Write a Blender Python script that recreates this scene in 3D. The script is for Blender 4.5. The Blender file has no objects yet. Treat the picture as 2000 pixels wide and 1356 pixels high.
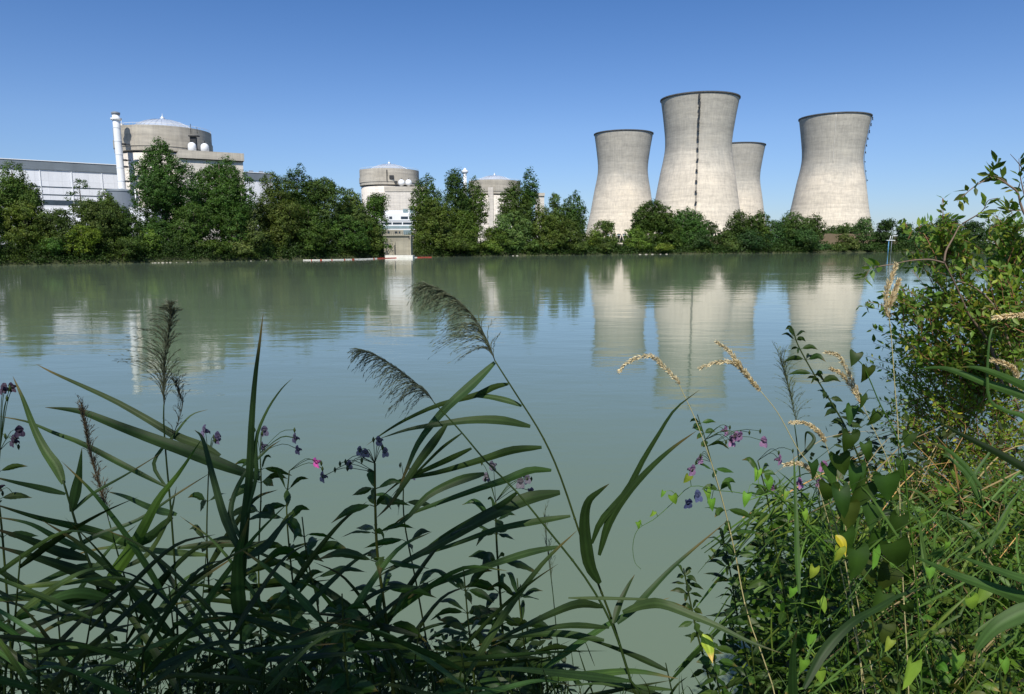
import bpy, math, random
import numpy as np
from mathutils import Vector, noise
rnd = random.Random(7)
C = bpy.context.scene.collection
PI = math.pi
# ------------------------------------------------------------------ camera
F = 1370.0; HOR = 477.0; CAMZ = 5.0
TH = math.atan((678 - HOR) / F)
CT, ST = math.cos(TH), math.sin(TH)
def ray(px, py):
    u = (px - 1000) / F; v = (678 - py) / F
    return (u, CT + v * ST, v * CT - ST)
def P(px, py, Y):
    d = ray(px, py); s = Y / d[1]
    return Vector((d[0] * s, Y, CAMZ + d[2] * s))
def G(px, py, z=0.0):
    d = ray(px, py); s = (z - CAMZ) / d[2]
    return Vector((d[0] * s, d[1] * s, z))
cam_d = bpy.data.cameras.new("camera"); cam = bpy.data.objects.new("camera", cam_d); C.objects.link(cam)
cam.location = (0, 0, CAMZ); cam.rotation_euler = (PI / 2 - TH, 0, 0)
cam_d.sensor_width = 36; cam_d.lens = 36 * F / 2000; cam_d.clip_end = 30000; cam_d.clip_start = 0.05
bpy.context.scene.camera = cam
sc = bpy.context.scene
sc.view_settings.view_transform = 'Standard'; sc.view_settings.look = 'None'; sc.view_settings.exposure = 0
sc.render.engine = 'CYCLES'
sc.cycles.use_denoising = True
sc.cycles.max_bounces = 6; sc.cycles.transparent_max_bounces = 4
sc.cycles.caustics_reflective = False; sc.cycles.caustics_refractive = False
# ------------------------------------------------------------------ light
SUN_EL = math.radians(48); SUN_AZ = math.radians(188)     # clockwise from +Y
w = bpy.data.worlds.new("World"); sc.world = w; w.use_nodes = True
nt = w.node_tree; nt.nodes.clear()
sky = nt.nodes.new('ShaderNodeTexSky'); sky.sky_type = 'NISHITA'; sky.sun_disc = False
sky.sun_elevation = SUN_EL; sky.sun_rotation = SUN_AZ
sky.air_density = 1.0; sky.dust_density = 0.3; sky.ozone_density = 4.0; sky.altitude = 0
bg = nt.nodes.new('ShaderNodeBackground'); bg.inputs[1].default_value = 0.108
out = nt.nodes.new('ShaderNodeOutputWorld')
tn = nt.nodes.new('ShaderNodeMix'); tn.data_type = 'RGBA'; tn.blend_type = 'MULTIPLY'; tn.inputs[0].default_value = 1
tn.inputs[7].default_value = (.86, .96, 1.12, 1); nt.links.new(sky.outputs[0], tn.inputs[6]); 
tcw = nt.nodes.new('ShaderNodeTexCoord'); spw = nt.nodes.new('ShaderNodeSeparateXYZ'); rw = nt.nodes.new('ShaderNodeValToRGB')
nt.links.new(tcw.outputs['Generated'], spw.inputs[0]); nt.links.new(spw.outputs[2], rw.inputs[0])
rw.color_ramp.elements[0].position = 0.0; rw.color_ramp.elements[0].color = (.72, .76, .90, 1)
rw.color_ramp.elements[0].color = (.80, .82, .93, 1)
rw.color_ramp.elements[1].position = .15; rw.color_ramp.elements[1].color = (.86, .89, .97, 1)
for p_, c_ in ((.31, (.60, .77, .92)), (.5, (.80, .90, .98)), (.8, (1, 1, 1))):
    e_ = rw.color_ramp.elements.new(p_); e_.color = (*c_, 1)
t2 = nt.nodes.new('ShaderNodeMix'); t2.data_type = 'RGBA'; t2.blend_type = 'MULTIPLY'; t2.inputs[0].default_value = 1
nt.links.new(tn.outputs[2], t2.inputs[6]); nt.links.new(rw.outputs[0], t2.inputs[7]); nt.links.new(t2.outputs[2], bg.inputs[0]); nt.links.new(bg.outputs[0], out.inputs[0])
sl = bpy.data.lights.new("sun", 'SUN'); sl.energy = 5.0; sl.angle = math.radians(0.5); sl.color = (1.0, 0.945, 0.845)
so = bpy.data.objects.new("sun", sl); C.objects.link(so)
sd = Vector((math.sin(SUN_AZ) * math.cos(SUN_EL), math.cos(SUN_AZ) * math.cos(SUN_EL), math.sin(SUN_EL)))
so.rotation_euler = sd.to_track_quat('Z', 'Y').to_euler(); so.location = (0, -20, 40)

# ------------------------------------------------------------------ node helpers
def newmat(name):
    m = bpy.data.materials.new(name); m.use_nodes = True
    n = m.node_tree; b = n.nodes['Principled BSDF']
    return m, n, b
def N(n, t, **kw):
    x = n.nodes.new(t)
    for k, v in kw.items(): setattr(x, k, v)
    return x
def ramp(n, fac, stops):
    r = N(n, 'ShaderNodeValToRGB')
    while len(r.color_ramp.elements) < len(stops): r.color_ramp.elements.new(0.5)
    for e, (p, c) in zip(r.color_ramp.elements, stops):
        e.position = p; e.color = (c[0], c[1], c[2], 1)
    n.links.new(fac, r.inputs[0]); return r.outputs[0]
def mixc(n, fac, a, b, mode='MIX'):
    m = N(n, 'ShaderNodeMix', data_type='RGBA', blend_type=mode)
    for s, v in ((m.inputs[0], fac), (m.inputs[6], a), (m.inputs[7], b)):
        if hasattr(v, 'is_linked') or hasattr(v, 'links'): n.links.new(v, s)
        elif isinstance(v, (int, float)): s.default_value = v
        else: s.default_value = (v[0], v[1], v[2], 1)
    return m.outputs[2]
def noise_tex(n, scale, detail=4, rough=.55, vec=None, mapping=None, loc=(0, 0, 0)):
    t = N(n, 'ShaderNodeTexNoise'); t.inputs['Scale'].default_value = scale
    t.inputs['Detail'].default_value = detail; t.inputs['Roughness'].default_value = rough
    tc = N(n, 'ShaderNodeTexCoord'); src = tc.outputs['Object']
    if mapping:
        mp = N(n, 'ShaderNodeMapping'); mp.inputs['Scale'].default_value = mapping; mp.inputs['Location'].default_value = loc
        n.links.new(src, mp.inputs[0]); src = mp.outputs[0]
    n.links.new(src, t.inputs['Vector'])
    return t.outputs[0]
def simple(name, col, rough=.7, metal=0, var=.25, scale=.5, bump=0, mapping=None, spec=.3):
    m, n, b = newmat(name)
    f = noise_tex(n, scale, 6, .6, mapping=mapping)
    lo = [c * (1 - var) for c in col]; hi = [min(1, c * (1 + var)) for c in col]
    n.links.new(ramp(n, f, [(.3, lo), (.7, hi)]), b.inputs['Base Color'])
    b.inputs['Roughness'].default_value = rough; b.inputs['Metallic'].default_value = metal
    b.inputs['Specular IOR Level'].default_value = spec
    if bump:
        bp = N(n, 'ShaderNodeBump'); bp.inputs['Strength'].default_value = bump; bp.inputs['Distance'].default_value = .1
        n.links.new(f, bp.inputs['Height']); n.links.new(bp.outputs[0], b.inputs['Normal'])
    return m
def leafmat(name, col, trans=.35, rough=.5, spec=.35, tcol=None, veins=False):
    """leaf: attribute 'tint' (per vertex) multiplies the base colour; part of the light passes through"""
    m, n, b = newmat(name)
    a = N(n, 'ShaderNodeAttribute', attribute_name='tint')
    f = noise_tex(n, 9.0 if veins else .35, 3)
    v = ramp(n, f, [(.3, (.75, .78, .8)), (.7, (1.2, 1.15, 1.1))])
    c = mixc(n, 1, mixc(n, 1, a.outputs[0], col, 'MULTIPLY'), v, 'MULTIPLY')
    n.links.new(c, b.inputs['Base Color'])
    b.inputs['Roughness'].default_value = rough; b.inputs['Specular IOR Level'].default_value = spec
    t = N(n, 'ShaderNodeBsdfTranslucent')
    tc = tcol or (1.3, 1.5, .5)
    n.links.new(mixc(n, 1, c, tc, 'MULTIPLY'), t.inputs[0])
    mx = N(n, 'ShaderNodeMixShader'); mx.inputs[0].default_value = trans
    n.links.new(b.outputs[0], mx.inputs[1]); n.links.new(t.outputs[0], mx.inputs[2])
    n.links.new(mx.outputs[0], n.nodes['Material Output'].inputs[0])
    return m

# ------------------------------------------------------------------ mesh builder
class MB:
    def __init__(s): s.v = []; s.f = []; s.c = []; s.sm = []
    def add(s, vs, fs, col=(1, 1, 1), smooth=False):
        o = len(s.v); s.v.extend([tuple(x) for x in vs])
        s.f.extend([tuple(i + o for i in f) for f in fs]); s.c.extend([col] * len(vs)); s.sm.extend([smooth] * len(fs))
    def box(s, c, d, rz=0, col=(1, 1, 1), top=1.0):
        cx, cy, cz = c; x, y, z = d[0] / 2, d[1] / 2, d[2] / 2; ca, sa = math.cos(rz), math.sin(rz)
        vs = []
        for k in (-1, 1):
            for i, j in ((-1, -1), (1, -1), (1, 1), (-1, 1)):
                q = top if k > 0 else 1
                a, b = i * x * q, j * y * q
                vs.append((cx + a * ca - b * sa, cy + a * sa + b * ca, cz + k * z))
        s.add(vs, [(0, 3, 2, 1), (4, 5, 6, 7), (0, 1, 5, 4), (1, 2, 6, 5), (2, 3, 7, 6), (3, 0, 4, 7)], col)
    def lathe(s, c, prof, n=48, col=(1, 1, 1), smooth=True, caps=True):
        vs = []; fs = []
        for r, z in prof:
            for i in range(n):
                a = 2 * PI * i / n; vs.append((c[0] + r * math.cos(a), c[1] + r * math.sin(a), c[2] + z))
        for k in range(len(prof) - 1):
            for i in range(n):
                j = (i + 1) % n
                fs.append((k * n + i, k * n + j, (k + 1) * n + j, (k + 1) * n + i))
        s.add(vs, fs, col, smooth)
        if caps:
            o = len(s.v) - len(vs)
            if prof[0][0] > 1e-4: s.f.append(tuple(o + i for i in range(n))[::-1]); s.sm.append(False)
            if prof[-1][0] > 1e-4: s.f.append(tuple(o + (len(prof) - 1) * n + i for i in range(n))); s.sm.append(False)
    def tube(s, pts, rad, n=5, col=(1, 1, 1), smooth=True):
        pts = [Vector(p) for p in pts]; m = len(pts)
        if not hasattr(rad, '__len__'): rad = [rad] * m
        vs = []; fs = []
        for k, p in enumerate(pts):
            t = (pts[min(k + 1, m - 1)] - pts[max(k - 1, 0)])
            t = t.normalized() if t.length > 1e-9 else Vector((0, 0, 1))
            a = t.cross(Vector((0.13, 1, .21))).normalized(); b = t.cross(a)
            for i in range(n):
                q = 2 * PI * i / n; vs.append(p + (a * math.cos(q) + b * math.sin(q)) * rad[k])
        for k in range(m - 1):
            for i in range(n):
                j = (i + 1) % n; fs.append((k * n + i, k * n + j, (k + 1) * n + j, (k + 1) * n + i))
        fs.append(tuple(range(n))[::-1]); fs.append(tuple((m - 1) * n + i for i in range(n)))
        s.add(vs, fs, col, smooth)
    def build(s, name, mat, parent=None, tint=True):
        me = bpy.data.meshes.new(name)
        me.from_pydata(s.v, [], s.f); 
        me.polygons.foreach_set('use_smooth', s.sm)
        if tint:
            ca = me.color_attributes.new('tint', 'FLOAT_COLOR', 'POINT')
            ar = np.ones((len(s.v), 4), dtype=np.float32); ar[:, :3] = np.array(s.c, dtype=np.float32).reshape(-1, 3)
            ca.data.foreach_set('color', ar.ravel())
        me.materials.append(mat); me.update()
        return link(name, me, parent)
def link(name, me, parent=None):
    o = bpy.data.objects.new(name, me); C.objects.link(o)
    if parent:
        o.parent = parent; o.matrix_parent_inverse = parent.matrix_basis.inverted()
    return o
def npmesh(name, V, faces4, cols, mat, parent=None):
    """V (n,3), faces (m,k) arrays"""
    me = bpy.data.meshes.new(name); n = len(V); m, k = faces4.shape
    me.vertices.add(n); me.vertices.foreach_set('co', V.astype(np.float32).ravel())
    me.loops.add(m * k); me.loops.foreach_set('vertex_index', faces4.astype(np.int32).ravel())
    me.polygons.add(m); me.polygons.foreach_set('loop_start', np.arange(0, m * k, k, dtype=np.int32))
    me.polygons.foreach_set('loop_total', np.full(m, k, dtype=np.int32))
    me.update(calc_edges=True)
    ca = me.color_attributes.new('tint', 'FLOAT_COLOR', 'POINT')
    ar = np.ones((n, 4), dtype=np.float32); ar[:, :3] = cols; ca.data.foreach_set('color', ar.ravel())
    me.materials.append(mat); me.validate(); 
    return link(name, me, parent)
def empty(name, loc, label, cat, group=None):
    o = bpy.data.objects.new(name, None); C.objects.link(o); o.location = loc; o.empty_display_size = .2
    tag(o, label, cat, group); return o
def tag(o, label, cat, group=None, kind=None):
    o['label'] = label; o['category'] = cat
    if group: o['group'] = group
    if kind: o['kind'] = kind
    return o
def struct(o): o['kind'] = 'structure'; return o
def smooth_path(pts, n):
    pts = [Vector(p) for p in pts]
    if len(pts) == 2: return [pts[0].lerp(pts[1], i / n) for i in range(n + 1)]
    q = [pts[0] * 2 - pts[1]] + pts + [pts[-1] * 2 - pts[-2]]; m = len(pts) - 1; res = []
    for i in range(n + 1):
        u = i / n * m; k = min(int(u), m - 1); t = u - k
        a, b, c, d = q[k:k + 4]
        res.append(.5 * ((2 * b) + (c - a) * t + (2 * a - 5 * b + 4 * c - d) * t * t + (3 * b - a - 3 * c + d) * t ** 3))
    return res

# ------------------------------------------------------------------ materials
M = {}
def concrete(name, light, dark, z0, z1, lift=1.0, topgrey=True, bands=1.0):
    m, n, b = newmat(name)
    tc = N(n, 'ShaderNodeTexCoord'); sp = N(n, 'ShaderNodeSeparateXYZ'); n.links.new(tc.outputs['Object'], sp.inputs[0])
    mr = N(n, 'ShaderNodeMapRange'); mr.inputs[1].default_value = z0; mr.inputs[2].default_value = z1
    n.links.new(sp.outputs[2], mr.inputs[0])
    nz = noise_tex(n, .035, 5, .6, mapping=(1, 1, .5))
    ad = N(n, 'ShaderNodeMath', operation='MULTIPLY_ADD'); n.links.new(nz, ad.inputs[0]); ad.inputs[1].default_value = .35
    n.links.new(mr.outputs[0], ad.inputs[2])
    if topgrey: base = ramp(n, ad.outputs[0], [(.15, light), (.62, [light[0]*1.06, light[1]*1.06, light[2]*1.08]), (.78, dark), (1.1 if False else 1.0, dark)])
    else: base = ramp(n, nz, [(.35, dark), (.6, light)])
    # horizontal lifts: each pour has its own tone
    fl = N(n, 'ShaderNodeMath', operation='MULTIPLY'); n.links.new(sp.outputs[2], fl.inputs[0]); fl.inputs[1].default_value = 1 / lift
    f2 = N(n, 'ShaderNodeMath', operation='FLOOR'); n.links.new(fl.outputs[0], f2.inputs[0])
    wn = N(n, 'ShaderNodeTexWhiteNoise', noise_dimensions='1D'); n.links.new(f2.outputs[0], wn.inputs['W'])
    tone = ramp(n, wn.outputs[0], [(0, (1 - .13 * bands,) * 3), (1, (1 + .07 * bands,) * 3)])
    c = mixc(n, 1, base, tone, 'MULTIPLY')
    # streaks
    st = noise_tex(n, .9, 5, .7, mapping=(1, 1, .05))
    c = mixc(n, 1, c, ramp(n, st, [(.35, (.86, .86, .87)), (.6, (1.03, 1.03, 1.02))]), 'MULTIPLY')
    if topgrey:
        bl = noise_tex(n, .05, 7, .72, mapping=(1, 1, 1.6), loc=(5, 1, 2))
        c = mixc(n, 1, c, ramp(n, bl, [(.36, (.90, .90, .90)), (.50, (1, 1, 1)), (.64, (1.05, 1.04, 1.02))]), 'MULTIPLY')
        ro = noise_tex(n, .5, 4, .6, mapping=(1, 1, .012), loc=(1, 4, 0))
        c = mixc(n, .4, c, ramp(n, ro, [(.40, (.86, .86, .86)), (.52, (1, 1, 1)), (.66, (1.07, 1.07, 1.06))]), 'MULTIPLY')
    st2 = noise_tex(n, .25, 6, .75, mapping=(.35, .35, 2.5))
    c = mixc(n, 1, c, ramp(n, st2, [(.36, (.84, .84, .85)), (.55, (1.02, 1.02, 1.02))]), 'MULTIPLY')
    n.links.new(c, b.inputs['Base Color']); b.inputs['Roughness'].default_value = .9; b.inputs['Specular IOR Level'].default_value = .15
    bp = N(n, 'ShaderNodeBump'); bp.inputs['Strength'].default_value = .4; bp.inputs['Distance'].default_value = .4
    n.links.new(st2, bp.inputs['Height']); n.links.new(bp.outputs[0], b.inputs['Normal'])
    return m
M['tower'] = concrete('tower_concrete', (.69, .62, .505), (.48, .455, .40), 0, 140, 2.2, True, .6)
M['conc'] = concrete('reactor_concrete', (.60, .57, .52), (.52, .49, .44), 0, 60, 2.2, False, .5)
M['concband'] = concrete('weathered_band', (.54, .50, .43), (.36, .33, .275), 0, 60, 3.0, False, .6)
M['pink'] = concrete('plain_concrete', (.70, .655, .59), (.60, .555, .50), 0, 60, 3.0, False, .3)
M['darkconc'] = simple('dark_concrete', (.10, .10, .10), .9, var=.3, scale=.4)
M['steel'] = simple('dark_steel', (.035, .037, .04), .6, var=.3, scale=2)
M['white'] = simple('white_paint', (.80, .82, .84), .55, var=.05, scale=.1)
M['dome'] = simple('dome_cladding', (.62, .68, .76), .35, metal=.35, var=.10, scale=.15, mapping=(1, 1, .3))
M['greyroof'] = simple('roof_metal', (.17, .20, .23), .5, var=.15, scale=.1)
M['tank'] = simple('tank_metal', (.20, .23, .27), .5, var=.15, scale=.2, mapping=(1, 1, .1))
M['glass'] = simple('window_glass', (.03, .045, .06), .15, var=.3, scale=.3, spec=.8)
M['teal'] = simple('teal_glass', (.24, .32, .34), .25, var=.2, scale=.3, spec=.8)
M['oldconc'] = concrete('intake_concrete', (.44, .41, .33), (.30, .28, .22), 0, 15, 1.5, False, .9)
M['red'] = simple('red_float', (.45, .06, .04), .5, var=.3, scale=1)
M['whitef'] = simple('white_float', (.75, .72, .66), .5, var=.1, scale=1)
M['rock'] = simple('pale_rock', (.33, .31, .26), .95, var=.35, scale=1.5, bump=.5)
M['bark'] = simple('bark', (.09, .075, .06), .95, var=.4, scale=3, mapping=(1, 1, .2))
M['blue'] = simple('blue_paint', (.10, .28, .48), .5, var=.1, scale=1)
# white cladding with sheet seams
def cladding():
    m, n, b = newmat('white_cladding')
    tc = N(n, 'ShaderNodeTexCoord'); br = N(n, 'ShaderNodeTexBrick'); br.offset = 0
    mp = N(n, 'ShaderNodeMapping'); mp.inputs['Rotation'].default_value = (PI / 2, 0, 0)
    n.links.new(tc.outputs['Object'], mp.inputs[0]); n.links.new(mp.outputs[0], br.inputs[0])
    br.inputs['Scale'].default_value = 1; br.inputs['Brick Width'].default_value = 6; br.inputs['Row Height'].default_value = 7
    br.inputs['Mortar Size'].default_value = .06
    br.inputs['Color1'].default_value = (.78, .80, .84, 1); br.inputs['Color2'].default_value = (.74, .76, .80, 1); br.inputs['Mortar'].default_value = (.55, .57, .6, 1)
    st = noise_tex(n, .3, 5, .7, mapping=(1, 1, .1))
    n.links.new(mixc(n, 1, br.outputs[0], ramp(n, st, [(.3, (.9, .9, .91)), (.6, (1.02, 1.02, 1.02))]), 'MULTIPLY'), b.inputs['Base Color'])
    b.inputs['Roughness'].default_value = .5
    return m
M['clad'] = cladding()
# ground
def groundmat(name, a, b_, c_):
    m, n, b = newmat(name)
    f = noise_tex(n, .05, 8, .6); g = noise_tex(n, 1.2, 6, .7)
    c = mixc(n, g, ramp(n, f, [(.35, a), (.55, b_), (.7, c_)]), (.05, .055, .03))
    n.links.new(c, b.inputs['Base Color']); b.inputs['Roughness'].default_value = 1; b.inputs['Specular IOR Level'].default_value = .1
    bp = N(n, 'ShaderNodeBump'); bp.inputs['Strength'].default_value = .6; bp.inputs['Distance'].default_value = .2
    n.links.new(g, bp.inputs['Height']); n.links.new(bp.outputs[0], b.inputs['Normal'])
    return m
M['far_ground'] = groundmat('far_bank_ground', (.05, .065, .028), (.07, .085, .035), (.11, .10, .06))
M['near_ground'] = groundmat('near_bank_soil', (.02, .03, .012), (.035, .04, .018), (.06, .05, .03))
M['earth'] = groundmat('brown_earth', (.18, .125, .08), (.24, .175, .12), (.30, .23, .16))
# water
def water():
    m, n, b = newmat('river_water')
    tc = N(n, 'ShaderNodeTexCoord')
    big = noise_tex(n, .02, 5, .6, mapping=(.5, 1, 1))
    n.links.new(ramp(n, big, [(.3, (.142, .190, .126)), (.7, (.158, .210, .140))]), b.inputs['Base Color'])
    b.inputs['Roughness'].default_value = .035; b.inputs['IOR'].default_value = 1.31
    b.inputs['Specular IOR Level'].default_value = .5
    h1 = noise_tex(n, .45, 3, .5, mapping=(.55, 1.1, 1)); h2 = noise_tex(n, 2.2, 3, .6, mapping=(.6, 1.3, 1)); h3 = noise_tex(n, .09, 4, .6, mapping=(.6, 1.2, 1), loc=(3, 7, 0))
    patch = ramp(n, noise_tex(n, .035, 4, .6, mapping=(.35, 1.0, 1), loc=(9, 2, 0)), [(.38, (.25,) * 3), (.64, (1.0,) * 3)])
    s = N(n, 'ShaderNodeMath', operation='MULTIPLY_ADD'); n.links.new(h1, s.inputs[0]); s.inputs[1].default_value = .060
    s2 = N(n, 'ShaderNodeMath', operation='MULTIPLY_ADD'); n.links.new(h2, s2.inputs[0]); s2.inputs[1].default_value = .010; s2.inputs[2].default_value = 0
    n.links.new(s2.outputs[0], s.inputs[2])
    mu = N(n, 'ShaderNodeMath', operation='MULTIPLY'); n.links.new(s.outputs[0], mu.inputs[0]); n.links.new(patch, mu.inputs[1])
    s3 = N(n, 'ShaderNodeMath', operation='MULTIPLY_ADD'); n.links.new(h3, s3.inputs[0]); s3.inputs[1].default_value = .05; n.links.new(mu.outputs[0], s3.inputs[2])
    bp = N(n, 'ShaderNodeBump'); bp.inputs['Strength'].default_value = 1; bp.inputs['Distance'].default_value = .55
    n.links.new(s3.outputs[0], bp.inputs['Height']); n.links.new(bp.outputs[0], b.inputs['Normal'])
    return m
M['water'] = water()
# foliage
M['crown'] = leafmat('tree_foliage', (.080, .126, .033), .28, .55, .2)
M['reed'] = leafmat('reed_leaf', (.034, .064, .017), .25, .5, .2, (1.2, 1.6, .45), True)
M['balsam'] = leafmat('balsam_leaf', (.038, .076, .016), .30, .5, .3, (1.3, 1.7, .4), True)
M['shrub'] = leafmat('shrub_leaf', (.11, .18, .04), .40, .45, .35, (1.3, 1.5, .5), True)
M['plume'] = leafmat('reed_plume', (.125, .13, .092), .25, .8, .1, (1.2, 1, .8))
M['ear'] = leafmat('grass_ear', (.72, .62, .42), .25, .8, .15, (1.1, 1, .7))
M['straw'] = leafmat('dry_stem', (.30, .235, .14), .05, .8, .2, (1, .9, .6))
M['petal'] = leafmat('petal', (.42, .14, .36), .35, .6, .2, (1.3, .8, 1.2))
M['twig'] = leafmat('twig', (.16, .12, .09), .0, .8, .2)
# ------------------------------------------------------------------ terrain and water
WL = [(-900, 545), (-300, 528), (0, 519), (200, 515.5), (400, 511.5), (560, 508), (800, 502.5), (1000, 499.5), (1150, 498), (1400, 495.5), (1700, 493), (2000, 492), (2600, 491), (3400, 490.5)]
def wl(x):
    for (a, b), (c, d) in zip(WL, WL[1:]):
        if a <= x <= c: return b + (d - b) * (x - a) / (c - a)
    return WL[-1][1]
shore = [G(x, wl(x)) for x in range(-900, 3401, 50)]
def shoreY(X):
    if X <= shore[0].x: return shore[0].y
    for a, b in zip(shore, shore[1:]):
        if a.x <= X <= b.x: return a.y + (b.y - a.y) * (X - a.x) / (b.x - a.x)
    return shore[-1].y
prof = [(-6, -1.5), (0, .0), (1.5, .9), (5, 1.8), (12, 3.2), (25, 4.2), (60, 4.6), (150, 4.8), (400, 5), (1200, 5), (9000, 5)]
xs = [-6000, -3000, -1200] + [shore[0].x - 100] + [p.x for p in shore] + [shore[-1].x + 300, 3000, 6000]
vs = []; fs = []
for X in xs:
    for k, (o, z) in enumerate(prof):
        j = noise.noise(Vector((X * .05, 3, 1))) * (1.5 if k < 4 else 0)
        vs.append((X, shoreY(X) + o + j, z))
n_ = len(prof)
for i in range(len(xs) - 1):
    for k in range(n_ - 1): fs.append((i * n_ + k, (i + 1) * n_ + k, (i + 1) * n_ + k + 1, i * n_ + k + 1))
mb = MB(); mb.add(vs, fs, smooth=True); struct(mb.build('far_bank_ground', M['far_ground'], tint=False))
def gz(X, Y):
    o = Y - shoreY(X)
    for (a, b), (c, d) in zip(prof, prof[1:]):
        if a <= o <= c: return b + (d - b) * (o - a) / (c - a)
    return 5
mb = MB(); mb.add([(-7000, -8, 0), (7000, -8, 0), (7000, 9000, 0), (-7000, 9000, 0)], [(0, 1, 2, 3)]); struct(mb.build('river_water', M['water'], tint=False))
# near bank: the slope the reeds grow on
def nz_(X, Y):
    e = 6.0 + max(0, X - 1.9) * .85 + .5 * math.sin(X * .9)          # water's edge
    t = (e - Y) / max(e - .3, 1)
    z = 3.35 * min(max(t, -.4), 1.0) ** 1 if t > 0 else t * 1.5
    if X > 1.2: z = z
    return z + .06 * noise.noise(Vector((X * 1.5, Y * 1.5, 0))) - .05
vs = []; fs = []; nx, ny = 120, 90
for i in range(nx):
    for j in range(ny):
        X = -14 + 34 * i / (nx - 1); Y = -14 + 50 * (j / (ny - 1)) ** 1.3
        vs.append((X, Y, nz_(X, Y)))
for i in range(nx - 1):
    for j in range(ny - 1): fs.append((i * ny + j, (i + 1) * ny + j, (i + 1) * ny + j + 1, i * ny + j + 1))
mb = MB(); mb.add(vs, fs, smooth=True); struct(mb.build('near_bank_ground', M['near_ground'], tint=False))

# ------------------------------------------------------------------ cooling towers
TPROF = [(43, 16.5), (41.2, 21), (38.8, 32), (36.8, 41), (34.5, 54.5), (32.3, 67.5), (30.3, 77.5), (29.0, 86), (28.7, 92), (29.1, 99.5), (30.0, 107), (31.2, 116), (32.6, 125), (33.4, 130)]
def cooling_tower(px, Y, label, rot=0.0):
    c = P(px, 300, Y); g = 5.0
    t = empty('cooling_tower', (c.x, Y, g), label, 'cooling tower', 'concrete cooling towers')
    pr = []
    pts = smooth_path([(r, z, 0) for r, z in TPROF], 52)
    outer = [(p.x, p.y - g) for p in pts]; inner = [(p.x - .9, p.y - g) for p in reversed(pts)]
    mb = MB(); mb.lathe((c.x, Y, g), outer + inner + [outer[0]], 128, caps=False)
    mb.build('shell', M['tower'], t)
    mb = MB(); R = 33.4
    mb.lathe((c.x, Y, g), [(R + .02, 124.5), (R + .7, 124.9), (R + .8, 125.2), (R + .8, 126.0), (R - .5, 126.0), (R - .5, 125.1)], 128, smooth=False, caps=False)
    mb.build('rim', M['darkconc'], t)  # dark grey ring; its colour also carries the walkway's shadow
    mb = MB(); n = 44
    for i in range(n):
        a = 2 * PI * (i + .5) / n
        for s in (-1, 1):
            b = a + s * PI / n * .95
            mb.tube([(c.x + 46.5 * math.cos(a), Y + 46.5 * math.sin(a), g - .5), (c.x + 42.7 * math.cos(b), Y + 42.7 * math.sin(b), 16.9)], .55, 6)
    mb.build('support_columns', M['tower'], t, tint=False)
    mb = MB(); mb.lathe((c.x, Y, g), [(48.5, -.5), (48.5, 1.5), (47.5, 1.5), (47.5, -.5)], 96, smooth=False, caps=False)
    mb.build('basin_wall', M['tower'], t)
    mb = MB(); mb.lathe((c.x, Y, g), [(37, 0), (37, 9.5)], 64); mb.build('packing', M['darkconc'], t)
    return t, c
def rad_at(z):
    for (r, a), (q, b) in zip(TPROF, TPROF[1:]):
        if a <= z <= b: return r + (q - r) * (z - a) / (b - a)
    return 33.4
def ladder(t, c, Y, ang, z0=20, k_=1.0):
    mb = MB(); pm = MB(); dx, dy = math.cos(ang), math.sin(ang); px_, py_ = -dy, dx
    for s in (-.45, .45):
        pts = [(c.x + dx * (rad_at(z) + .9) + px_ * s, Y + dy * (rad_at(z) + .9) + py_ * s, z) for z in np.linspace(z0, 130.5, 26)]
        mb.tube(pts, .13, 4)
    z = z0
    while z < 130:
        r = rad_at(z) + .9; p = (c.x + dx * r, Y + dy * r, z); mb.box(p, (.10, .9, .10), ang); z += 1.2
    lad = mb.build('ladder', M['steel'], t, tint=False)
    z = z0 + 2; k = 0
    while z < 131:
        r = rad_at(min(z, 130)) + 1.5; s = rnd.choice((-.9, .9))
        hh = 1.2 if z < 92 else (2.6 if z < 110 else 4.4)
        m2 = MB(); m2.box((c.x + dx * r + px_ * s * .35, Y + dy * r + py_ * s * .35, min(z, 127)), (1.2 * k_, 1.5 * k_, hh * k_), ang)
        m2.box((c.x + dx * (r+.2), Y + dy * (r+.2), min(z, 127) - hh * k_ / 2 - .13), (1.8 * k_, 1.9 * k_, .22), ang)
        m2.build('ladder_cage', M['steel'], t, tint=False)
        z += 9.0 if z < 92 else 6.6
tA, cA = cooling_tower(1217, 838, 'leftmost cooling tower, standing alone left of the tallest looking one')
tB, cB = cooling_tower(1363, 641, 'nearest cooling tower with a dark caged ladder up its front')
aB = math.atan2(-641, -cB.x); ladder(tB, cB, 641, aB + math.asin(.0) - .008)
tC, cC = cooling_tower(1441, 934, 'farthest cooling tower, half hidden behind the one with the front ladder')
tD, cD = cooling_tower(1626, 733, 'rightmost cooling tower with a ladder on its right edge')
ladder(tD, cD, 733, math.atan2(-733, -cD.x) + math.radians(80), 66, .6)
mb = MB(); a = math.atan2(-733, -cD.x) + .03
mb.tube([(cD.x + math.cos(a) * (rad_at(z) + .15), 733 + math.sin(a) * (rad_at(z) + .15), z) for z in np.linspace(84, 129, 16)], .2, 4)
mb.build('white_pipe', M['whitef'], tD, tint=False)

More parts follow.
